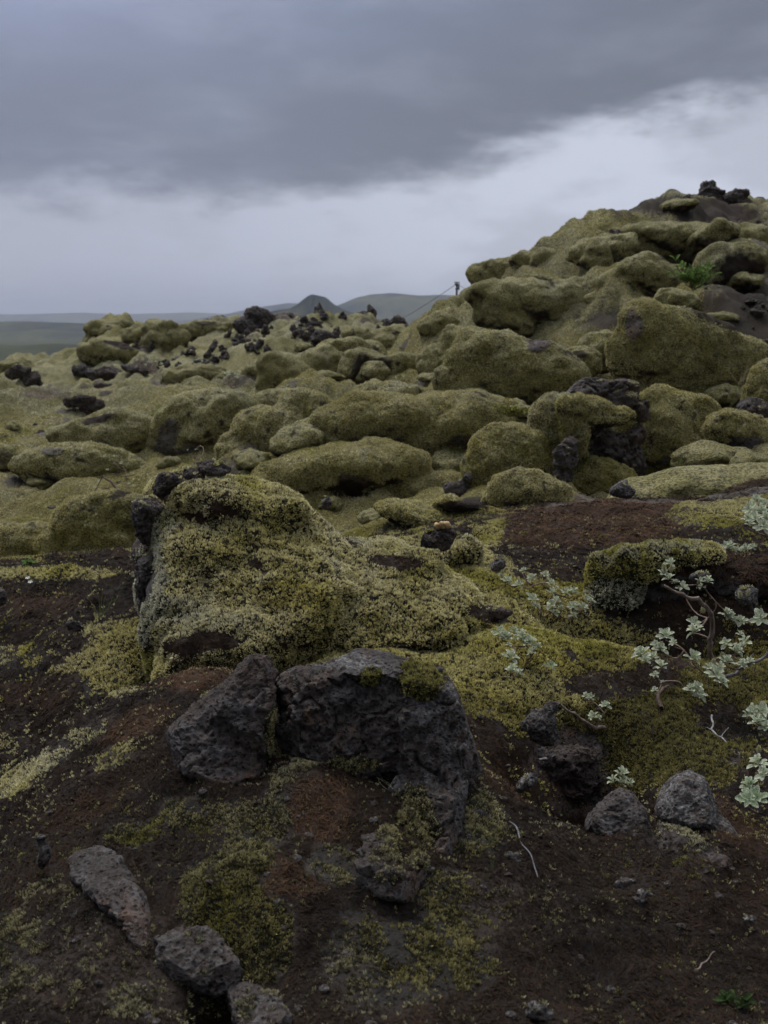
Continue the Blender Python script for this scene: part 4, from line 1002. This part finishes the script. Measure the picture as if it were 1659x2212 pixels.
def rosette(pos, axis, L, n=10, tint=0.):
    axis = np.array(axis, float); axis /= np.linalg.norm(axis)
    a = np.cross(axis, [.2, .9, .1]); a /= np.linalg.norm(a); b = np.cross(axis, a)
    parts = []; Cs = []
    for i in range(n):
        th = i*2.4+random.uniform(-.3, .3); q = i/n
        el_ = .15+.95*q+random.uniform(-.12, .12)          # outer leaves spread, inner ones stand
        d = (math.cos(th)*a+math.sin(th)*b)*math.cos(el_)+axis*math.sin(el_)
        l = L*(1-.45*q)*random.uniform(.8, 1.12)
        g = random.uniform(.75, 1.2)
        col = np.array([.37, .42, .27])*g*(1-tint)+np.array([.15, .27, .10])*tint
        v, f, c = leaf(np.array(pos)+axis*L*(.45*q-.2), d, axis, l, l*random.uniform(.40, .52), random.uniform(-.3, .8)*(1-q), col)
        parts.append((v, f)); Cs.append(c)
    V, Fc = join(parts)
    return V, Fc, np.concatenate(Cs)
def mk(name, V, Fc, C, mat, parent):
    V = V-np.array(parent.location)
    me = new_mesh(name, V, Fc); color_attr(me, 'Col', C); smooth(me)
    return link(name, me, mat, parent)
def bark_col(V, base):
    n_ = fbm(V, .012, 3)[:, None]; return np.clip(np.array(base)*(1+1.4*n_), .01, .6)
def catkin(pos, axis, L):
    parts = []; Cs = []; axis = np.array(axis)/np.linalg.norm(axis)
    a = np.cross(axis, [.2, .9, .1]); a /= np.linalg.norm(a); b = np.cross(axis, a)
    for i in range(90):
        th = i*2.4; q = i/90; r = L*.22*math.sin(math.pi*(q*.85+.1))
        d = math.cos(th)*a+math.sin(th)*b
        p = np.array(pos)+axis*L*q; tip = p+d*(r+L*.12)+axis*L*.12; s_ = np.cross(d, axis)*L*.045
        V = np.array([p+d*r*.3-s_, p+d*r*.3+s_, tip+s_*.3, tip-s_*.3]); parts.append((V, [[0, 1, 2, 3]]))
        Cs += [[.22, .22, .10]]*2+[[.46, .44, .26]]*2
    V, Fc = join(parts); return V, Fc, np.array(Cs)
def willow(label, root, ros, main=(), size=1., cats=(), group=None, n_leaf=14, Yroot=None, tint=0., bark=(.17, .12, .09), lift=26, ry=None):
    """root (u, v); ros: (u, v, leaf length scale); main: stem nodes after the root"""
    Yr = Yroot or hit(root[0], root[1], 1.3, 34)
    P0 = pix(root[0], root[1], Yr); P0[2] -= .01
    e = bpy.data.objects.new('willow', None); COL.objects.link(e); e.location = P0; e.empty_display_size = .05
    tag(e, label, 'shrub', group)
    nodes = [P0]; bt = []
    prev = P0; ch = [P0]
    for i, (u, v) in enumerate(main):
        q = pix(u, v, Yr-.02-.02*i); ch.append(q); nodes.append(q)
    k = Yr/3.0
    if len(ch) > 1:
        pts = [ch[0]]
        for i in range(len(ch)-1):
            c = curve(ch[i], ch[i+1], 6, .05); pts += list(c[1:])
        V, Fc = tube(pts, .0085*size*k, .0040*size*k, 8, .12); mk('main_stem', V, Fc, bark_col(V, (.20, .155, .125)), M_BARK, e)
    tips = []
    if n_leaf > 9: ros = list(ros)+[(r_[0]+random.choice((-1, 1))*random.uniform(9, 20), r_[1]+random.uniform(-18, 18), (r_[2] if len(r_) > 2 else 1.)*random.uniform(.5, .95)) for r_ in ros for _ in range(2) if random.random() < .42]
    for r_ in ros:
        u, v = r_[:2]; s = r_[2] if len(r_) > 2 else 1.
        Yq = min(hit(u, v+lift, 1.3, 34), Yr+.35*k); Yq = max(Yq, Yr-.35*k)-.02*k
        tips.append((pix(u, v, Yq), s))
    rem = list(range(len(tips))); par = list(nodes); stems = []
    while rem:
        best = min(((np.linalg.norm(tips[i][0]-p), i, j) for i in rem for j, p in enumerate(par)), key=lambda t: t[0])
        _, i, j = best; rem.remove(i)
        a, b = par[j], tips[i][0]
        lead = b-np.array([0, 0, .012*k])
        c = curve(a, lead, 9, .10, -.08)
        mid = c[6]; par.append(mid if len(par) < 40 else b); par.append(c[3])
        th = .0028*size*k
        stems.append(tube(c, th, th*.6, 5, .1))
    if stems:
        V, Fc = join(stems); mk('twigs', V, Fc, bark_col(V, bark), M_BARK, e)
    for p, s in tips:
        n_ = n_leaf+random.randint(-4, 3) if n_leaf > 9 else n_leaf; ax = np.array([random.gauss(0, .35), -.45+random.gauss(0, .25), 1.])
        V, Fc, C = rosette(p, ax, .0255*s*k*size, n_, tint); mk('leaf_rosette', V, Fc, C, M_LEAF, e)
    for (u, v) in cats:
        Yq = min(max(hit(u, v+lift, 1.3, 34), Yr-.3*k), Yr+.3*k)-.03*k
        V, Fc, C = catkin(pix(u, v+10, Yq), (random.gauss(0, .15), -.1, 1), .026*k); mk('catkin', V, Fc, C, M_LEAF, e)
    return e
willow('grey green willow twigs creeping from the moss slope towards the mossy ball', (1200,1335), [(1096,1254,.8),(1121,1262,.85),(1148,1248,.8),(1179,1243,.8),(1191,1279,.75),(1150,1293,.95),(1237,1279,1.05),(1193,1306,.95),(1198,1324,.7),(1258,1312,.9),(1266,1293,.7)], cats=[(1084,1240)])
willow('small upright willow with three large leaf clusters on the moss slope', (1115,1462), [(1078,1366,1.25),(1128,1378,1.45),(1150,1408,.8),(1104,1420,1.3),(1108,1446,.95),(1090,1375,.9)], lift=60, tint=.12)
willow('willow sprig with bare grey twigs above the deep hollow', (1316,1566), [(1276,1506,.95),(1308,1524,1.15),(1282,1547,1.1)], main=((1287,1573),(1262,1558),(1240,1540),(1210,1523)), size=.8, tint=.1)
willow('single pale willow shoot standing behind the pointed purple rock', (1344,1712), [(1343,1672,1.25),(1342,1690,1.05)], lift=45, tint=.1)
W5 = [(1448,1217,.95),(1446,1250,1.05),(1475,1268,1.0),(1529,1256,1.1),(1515,1268,.7),(1438,1374,1.35),(1500,1345,1.15),(1500,1364,1.25),(1568,1326,1.25),(1600,1342,1.1),(1643,1335,1.55),(1610,1386,1.1),(1589,1406,1.15),
      (1386,1411,1.25),(1411,1421,1.0),(1427,1403,1.15),(1429,1440,1.1),(1496,1421,1.35),(1618,1430,.9),(1547,1459,1.45),(1568,1428,1.1),(1504,1488,1.1),(1514,1502,.9),(1415,1490,.55),(1455,1389,.7)]
willow('sprawling woolly willow with a thick ringed stem, largest of the willows', (1545,1462), W5, main=((1543,1430),(1533,1380),(1537,1330),(1522,1306),(1508,1292),(1480,1288),(1452,1276),(1432,1264)), cats=[(1436,1225),(1450,1228),(1614,1280),(1600,1284),(1520,1316),(1560,1418),(1422,1394),(1540,1432)], lift=70)
willow('woolly willow branch reaching in at the right edge above the hollow side', (1665,1580), [(1643,1538,1.7),(1635,1560,1.3),(1655,1570,1.2)])
willow('willow with a yellow catkin at the right edge near the bluish rock', (1660,1710), [(1638,1650,1.5),(1652,1672,1.3)], cats=[(1638,1618)], lift=60)
willow('greener broad leaved willow shoot low at the right edge', (1640,1750), [(1618,1697,1.35),(1636,1725,1.8),(1612,1716,.9)], lift=50, tint=.6)
willow('frosty white willow at the upper right edge of the brown mound', (1650,1175), [(1636,1085,1.2),(1645,1105,1.2),(1632,1120,1.1),(1648,1138,1.3),(1655,1120,1.1)], lift=80)
willow('low willow shoots on the soil above the brown overhang', (1600,1200), [(1578,1180,.9),(1566,1178,.7),(1612,1186,.8),(1625,1182,.7)])
willow('single tiny willow shoot on the crest of the brown overhang', (1516,1196), [(1514,1184,.8)])
willow('single tiny green willow shoot on the soil below the three cluster willow', (1191,1448), [(1191,1438,.8)], tint=.4, lift=12)
def small_far(label, root, n, ru, rv, s, Y=None, **k):
    rs = [(root[0]+random.uniform(-ru, ru), root[1]-random.uniform(0, rv), s*random.uniform(.7, 1.2)) for _ in range(n)]
    return willow(label, root, rs, n_leaf=6, Yroot=Y, **k)
willow('thin willow with dotted pale leaves and bare stems in the left moss field', (262,1062), [(205,1005,.5),(214,1003,.4),(226,985,.5),(238,995,.45),(246,985,.4),(262,972,.5),(263,1000,.6),(232,1015,.5),(290,1022,.4),(306,1008,.4),(292,1050,.6),(280,1045,.6),(215,1040,.6),(204,1052,.4),(206,1090,.4),(240,1060,.5)], main=((240,1040),(222,1028)), n_leaf=7, size=.6, lift=10)
small_far('pale green willow bush below the far pile', (325,790), 12, 32, 22, .55, size=.5)
small_far('pale willow bush strung along the hollow in the far field', (440,800), 14, 55, 24, .55, size=.5)
small_far('pale leafy willow bush right of the arched rock', (500,822), 9, 16, 22, .6, size=.5)
small_far('tiny pale willow behind the foot of the great moss dome', (415,975), 3, 12, 8, .35, size=.5)
# fern green shrub high on the slope
def leafy(label, root, n, ru, rv, L, col, name='green_shrub', cat='shrub', Y=None, group=None):
    Yr = Y or hit(*root, 1.3, 34); P0 = pix(root[0], root[1], Yr)
    e = bpy.data.objects.new(name, None); COL.objects.link(e); e.location = P0; tag(e, label, cat, group)
    st = []; lv = []; Cs = []
    for i in range(n):
        a = (random.uniform(-1, 1), random.uniform(-.5, 1)); q = pix(root[0]+ru*a[0], root[1]-rv*(.5+.5*a[1]), Yr-random.uniform(-.05, .15)*Yr/10)
        c = curve(P0, q, 7, .1); st.append(tube(c, .0006*Yr, .0003*Yr, 4))
        for j in range(2, 7):
            for s in (-1, 1):
                d = (c[min(j+1, 6)]-c[j-1]); d = d/np.linalg.norm(d)+np.array([s*.9, random.uniform(-.5, .3), random.uniform(-.2, .5)])
                v, f, cc = leaf(c[j], d, np.array([0, -.5, 1.]), L*random.uniform(.7, 1.2), L*.4, .4, np.array(col)*random.uniform(.7, 1.2))
                cc = np.tile(np.array(col)*random.uniform(.7, 1.25), (len(v), 1)); lv.append((v, f)); Cs.append(cc)
    V, Fc = join(st); mk('stems', V, Fc, bark_col(V, (.12, .10, .05)), M_BARK, e)
    V, Fc = join(lv); mk('foliage', V, Fc, np.concatenate(Cs), M_LEAF, e)
    return e
leafy('bright green leafy shrub beside the hoary moss boulder high on the slope', (1495,622), 15, 48, 58, .085, (.13, .21, .055), Y=11.3)
leafy('small green plant in front of the great round moss dome', (352,892), 3, 12, 10, .06, (.12, .20, .05), 'green_plant', 'plant')
leafy('yellow green crowberry sprig creeping across the slope above the cave pillow', (1110,895), 16, 44, 20, .035, (.16, .17, .03), 'crowberry', 'plant', Y=8.0)
leafy('small bright green weed behind the far willow bush', (580,775), 5, 14, 10, .09, (.11, .22, .05), 'green_plant', 'plant')
leafy('green weed at the base of the smooth moss mound beside the near ridge', (68,1222), 3, 14, 12, .03, (.11, .20, .05), 'green_plant', 'plant')
leafy('little green rosette weed in the dark lower right corner', (1590,2172), 4, 34, 20, .022, (.055, .085, .03), 'green_plant', 'plant')
# white flowers
def flower(u, v, Y):
    V = []; Fc = []
    P0 = pix(u, v+14, Y); e = bpy.data.objects.new('white_flower', None); COL.objects.link(e); e.location = P0
    c = pix(u, v, Y); vv, ff = tube(curve(P0, c, 5, .05), .0012, .001, 4); mk('stem', vv, ff, np.tile([.10, .14, .05], (len(vv), 1)), M_LEAF, e)
    ps = []; Cs = []
    for k in range(5):
        a = k*1.2566; d = np.array([math.cos(a), math.sin(a)*.8-.2, .35+.3*math.sin(a)]); v_, f_, c_ = leaf(c, d, np.array([0, -.4, 1]), .011, .009, .1, (.75, .75, .70)); ps.append((v_, f_)); Cs.append(np.tile([.78, .78, .74], (len(v_), 1)))
    vv, ff = join(ps); mk('petals', vv, ff, np.concatenate(Cs), M_LEAF, e)
    return e
tag(flower(60,1250,4.15), 'small white flower on the left ridge, upper of the two', 'flower')
tag(flower(66,1259,4.1), 'small white flower on the left ridge, lower of the two', 'flower')

# ------------------------------------------------------------------ bare twigs and grass
def twig(label, pts, r, Yo=0., col=(.20, .18, .17), forks=2, name='bare_twig', Y=None):
    P = []
    for (u, v) in pts:
        y_ = (hit(u, v, 1.3, 34) if Y is None else Y)-Yo; P.append(pix(u, v, y_))
    L = [P[0]]
    for i in range(len(P)-1): L += list(curve(P[i], P[i+1], 7, .05)[1:])
    parts = [tube(L, r, r*.6, 6, .15)]
    for i in range(forks):
        a = L[random.randrange(2, len(L)-1)]; b = a+np.array([random.uniform(-1, 1), random.uniform(-.3, .3), random.uniform(-.2, .9)])*.035*Yo*0+np.array([random.uniform(-1, 1)*.03, random.uniform(-.02, .02), random.uniform(.0, .03)])
        parts.append(tube(curve(a, b, 5, .1), r*.5, r*.3, 5))
    V, Fc = join(parts); P0 = P[0]
    me = new_mesh(name, V-P0, Fc); color_attr(me, 'Col', bark_col(V, col)); smooth(me)
    o = link(name, me, M_BARK, loc=P0); return tag(o, label, 'twig')
twig('long thin straight twig lying on the dark soil right of the upright block', [(1100,1775),(1128,1825),(1162,1895)], .0022, .01, (.17,.17,.18), 0)
twig('bent brown root stub with a pale broken end', [(1428,1530),(1421,1505),(1432,1486),(1445,1482)], .0065, .02, (.13,.09,.07), 0)
twig('forked grey twig on dark soil under the sprawling willow', [(1538,1545),(1536,1575),(1550,1590),(1572,1608),(1586,1625)], .003, .015, (.30,.29,.29), 2)
twig('curved dark twig lying below the forked grey twig', [(1595,1626),(1588,1650),(1560,1662),(1520,1660)], .004, .015, (.10,.095,.095), 2)
twig('pale grey twig crossing above the deep hollow', [(1165,1642),(1200,1638),(1225,1622),(1248,1615)], .0035, .03, (.24,.22,.21), 1)
twig('thick grey willow limb leading out to the right edge', [(1552,1466),(1590,1456),(1625,1432),(1668,1400)], .0065, .04, (.17,.16,.16), 2, 'willow_limb', Y=2.98)
twig('small bleached twig lying on soil by the tiny green shoot', [(1165,1462),(1176,1458),(1184,1457)], .0022, .01, (.42,.40,.38), 0)
twig('bare horizontal twig at the foot of the three cluster willow', [(1078,1465),(1100,1463),(1135,1465)], .002, .02, (.22,.20,.19), 1)
twig('thin pale root poking out of the lower right soil', [(1500,2095),(1520,2080),(1545,2055)], .0018, .01, (.20,.15,.13), 0)
twig('thin upright dead stem on the soil above the overhang', [(1528,1182),(1530,1150)], .0016, .02, (.25,.23,.18), 0)
def grass(label, root, n, ru, rv, col, Y=None, w0=.0011):
    Yr = Y or hit(*root, 1.3, 34); P0 = pix(root[0], root[1], Yr); parts = []
    for i in range(n):
        q = pix(root[0]+random.uniform(-ru, ru), root[1]-rv*random.uniform(.5, 1.), Yr-random.uniform(-.04, .04)*Yr/3)
        c = curve(P0+np.array([random.gauss(0, .006), random.gauss(0, .006), 0])*Yr/3, q, 8, .06, .08)
        s = np.array([1, .3, 0])*w0*Yr/3; tp = np.linspace(1, .08, 8)[:, None]
        V = np.concatenate([c-s*tp, c+s*tp]); Fc = [[k, k+1, k+9, k+8] for k in range(7)]; parts.append((V, Fc))
    V, Fc = join(parts); me = new_mesh('grass_tuft', V-P0, Fc); C = np.tile(col, (len(V), 1))*np.random.default_rng(len(label)).uniform(.7, 1.2, (len(V), 1)); color_attr(me, 'Col', C)
    return tag(link('grass_tuft', me, M_LEAF, loc=P0), label, 'grass')
GR = (.16, .19, .07); ST = (.30, .26, .16)
grass('wispy green grass blades left of the great boulder above the reddish stones', (215,1335), 9, 60, 90, GR)
grass('two straw coloured blades lying across the moss of the great boulder', (345,1235), 3, 100, 30, ST, Y=3.0)
grass('fine grass blades rising by the flat bluish stone on the right', (1470,1020), 7, 60, 60, GR, Y=6.5, w0=.0013)
grass('grass blades on the skyline of the hoary cushion at the right', (1560,895), 9, 60, 38, GR, w0=.0014)
grass('pale curved grass blades on the upright block above its lower moss patch', (838,1705), 6, 34, 36, (.34,.33,.28), Y=2.12, w0=.0008)
grass('thin grass in the dark lower right corner', (1585,2165), 7, 60, 110, (.13,.16,.07), w0=.0006)
grass('short grass blades right of the pale mound beside the pinnacle', (1125,1040), 6, 50, 26, GR, w0=.0012)
grass('dry stalks at the right edge of the moss wall', (1600,830), 6, 40, 80, ST, Y=7.8, w0=.0012)
grass('fine grass at the foot of the reddish stones near the upright block', (1065,1880), 6, 24, 50, GR, w0=.0005)
grass('dry grass wisps on the slope near the moss ridge crest', (1235,590), 5, 20, 40, ST, Y=13.8, w0=.001)
print('plants', round(time.time()-T0, 1))

# ------------------------------------------------------------------ distant hills
def hill(name, prof, D, depth, base=-40, rough=1., seed=0):
    prof = np.array(prof, float); nx, ny = 260, 70
    us = np.linspace(prof[0, 0], prof[-1, 0], nx); vs_ = np.interp(us, prof[:, 0], prof[:, 1])
    k = np.ones(5)/5; vs_ = np.convolve(np.pad(vs_, 2, 'edge'), k, 'valid')
    top = pix(us, vs_, D)
    t = np.linspace(-1, 1, ny)
    V = np.empty((ny, nx, 3))
    for i, tt in enumerate(t):
        s = np.cos(tt*math.pi/2)**1.4
        V[i, :, 0] = top[:, 0]*(1+tt*depth/D); V[i, :, 1] = D+tt*depth
        V[i, :, 2] = base+(top[:, 2]-base)*s
    Vf = V.reshape(-1, 3); h = np.clip((Vf[:, 2]-base)/(np.max(top[:, 2])-base+1), 0, 1)
    Vf[:, 2] += fbm(Vf, D*.09, 5, .55, seed)*D*.009*rough*h**.5*np.repeat(1-np.cos(t*math.pi/2)**12*.8, nx)
    i = np.arange(ny-1)[:, None]*nx; j = np.arange(nx-1)[None]
    Fq = np.stack([i+j, i+j+1, i+nx+j+1, i+nx+j], -1).reshape(-1, 4)
    me = new_mesh(name, Vf, Fq); smooth(me); o = link(name, me, M_PLAIN); return tag(o, kind='structure')
hill('hill', [(440,702),(520,685),(594,671),(628,666),(643,657),(655,647),(667,638),(675,636),(690,639),(703,642),(711,648),(718,655),(728,661),(750,672),(776,680),(830,692),(900,702)], 2100, 300, -40, .12, 3)
hill('hill', [(560,700),(680,678),(728,662),(760,649),(800,640),(850,637),(900,640),(960,637.5),(1010,640),(1100,652),(1300,672),(1500,700)], 4600, 1300, -45, 1.4, 5)
hill('hill', [(300,705),(420,690),(500,676),(560,663),(620,655),(680,658),(760,668),(900,700)], 6500, 1400, -45, 1., 9)
hill('hill', [(-700,690),(-300,676),(-100,680),(60,678),(180,675),(260,679),(330,678),(420,675),(500,679),(640,688),(800,700)], 9500, 1800, -45, .8, 12)
hill('hill', [(-700,700),(-200,697),(40,696),(160,699),(300,701),(420,707),(500,716)], 3300, 1100, -60, 1.3, 14)
hill('hill', [(-700,722),(-200,738),(40,747),(120,742),(200,748),(300,754),(400,765)], 1300, 420, -60, 1.1, 17)
# ------------------------------------------------------------------ power line
def metal(name, col, rough=.7):
    m = bpy.data.materials.new(name); m.use_nodes = True; b = m.node_tree.nodes['Principled BSDF']; B = NB(m.node_tree)
    c = B.mix(B.ss(B.noise(B.n('ShaderNodeTexCoord').outputs['Object'], 3, 4, .7), .35, .65), tuple(x*.65 for x in col), col)
    m.node_tree.links.new(c, b.inputs['Base Color']); b.inputs['Roughness'].default_value = rough; return m
M_WOOD = metal('weathered_pole_wood', (.075, .06, .05)); M_WIRE = metal('wire_metal', (.05, .05, .055), .5)
def pole(label, u, v0, Y, H, r, arm=True, name='utility_pole'):
    top = pix(u, v0, Y); e = bpy.data.objects.new(name, None); COL.objects.link(e); e.location = (top[0], top[1], top[2]-H); tag(e, label, 'pole')
    V, Fc = tube([top-np.array([0, 0, H]), top-np.array([0, 0, H*.5]), top], r*1.15, r*.85, 10)
    me = new_mesh('shaft', V-np.array(e.location), Fc); smooth(me); link('shaft', me, M_WOOD, e)
    if arm:
        bm = bmesh.new()
        for dz, w_ in ((-.22, .34), (-.50, .24)):
            bmesh.ops.create_cube(bm, size=1, matrix=Matrix.Translation((0, -.14, H+dz)) @ Matrix.Diagonal((w_, .10, .09, 1)))
        bmesh.ops.create_cube(bm, size=1, matrix=Matrix.Translation((.14, -.05, H-.36)) @ Matrix.Diagonal((.10, .18, .42, 1)))
        bmesh.ops.bevel(bm, geom=bm.edges[:], offset=.012, segments=1, affect='EDGES')
        me = bpy.data.meshes.new('crossarm'); bm.to_mesh(me); bm.free(); link('crossarm', me, M_WOOD, e)
        for sx in (-.14, .14):
            V, Fc = join([tube([(sx, -.14, H-.19), (sx, -.14, H-.02)], .03, .045, 8), tube([(sx, -.14, H-.02), (sx, -.14, H+.02)], .05, .02, 8)])
            me = new_mesh('insulator', V, Fc); smooth(me); link('insulator', me, M_WIRE, e)
    return e, top
_, tp = pole('slender utility pole standing on the skyline left of the slope', 987, 609, 78, 8.0, .085)
def wire(label, a, b, sag, r):
    s = np.linspace(0, 1, 60)[:, None]; P = a+(b-a)*s; P[:, 2] -= sag*4*(s[:, 0]*(1-s[:, 0]))
    V, Fc = tube(P, r, r, 6); me = new_mesh('overhead_wire', V-a, Fc); smooth(me); o = link('overhead_wire', me, M_WIRE, loc=a); return tag(o, label, 'wire')
a0 = tp+np.array([0, -.14, -.12])
wire('overhead wire running from the pole down to the left across the hills', a0, pix(770, 702, 330), 2.2, .022)
wire('short overhead wire leaving the pole towards the right behind the jutting head', a0, pix(1060, 632, 60), .25, .018)
e2, t2 = pole('short weathered twin post with a cap beside the moss ridge', 955, 664, 40, 1.6, .035, False, 'fence_post')
V, Fc = tube([(.11, 0, 0), (.10, 0, .9), (.09, 0, 1.62)], .035, .03, 8); me = new_mesh('second_post', V, Fc); smooth(me); link('second_post', me, M_WOOD, e2)
bm = bmesh.new(); bmesh.ops.create_cube(bm, size=1, matrix=Matrix.Translation((.05, -.05, 1.55)) @ Matrix.Diagonal((.20, .06, .13, 1))); bmesh.ops.bevel(bm, geom=bm.edges[:], offset=.012, segments=1, affect='EDGES')
me = bpy.data.meshes.new('cap'); bm.to_mesh(me); bm.free(); link('cap', me, M_WOOD, e2)

# ------------------------------------------------------------------ haze over the plain
def haze():
    bm = bmesh.new(); bmesh.ops.create_cube(bm, size=1, matrix=Matrix.Translation((0, 0, 70)) @ Matrix.Diagonal((29000, 29000, 330, 1)))
    me = bpy.data.meshes.new('haze'); bm.to_mesh(me); bm.free()
    m = bpy.data.materials.new('haze'); m.use_nodes = True; nt = m.node_tree; nt.nodes.clear()
    v = nt.nodes.new('ShaderNodeVolumePrincipled'); v.inputs['Color'].default_value = (.80, .86, 1., 1); v.inputs['Density'].default_value = HAZE
    o = nt.nodes.new('ShaderNodeOutputMaterial'); nt.links.new(v.outputs[0], o.inputs['Volume'])
    tag(link('haze', me, m), kind='stuff')
HAZE = 1.1e-4
haze()
print('done', round(time.time()-T0, 1), 'tufts', NTUFT, 'objects', len(bpy.data.objects))
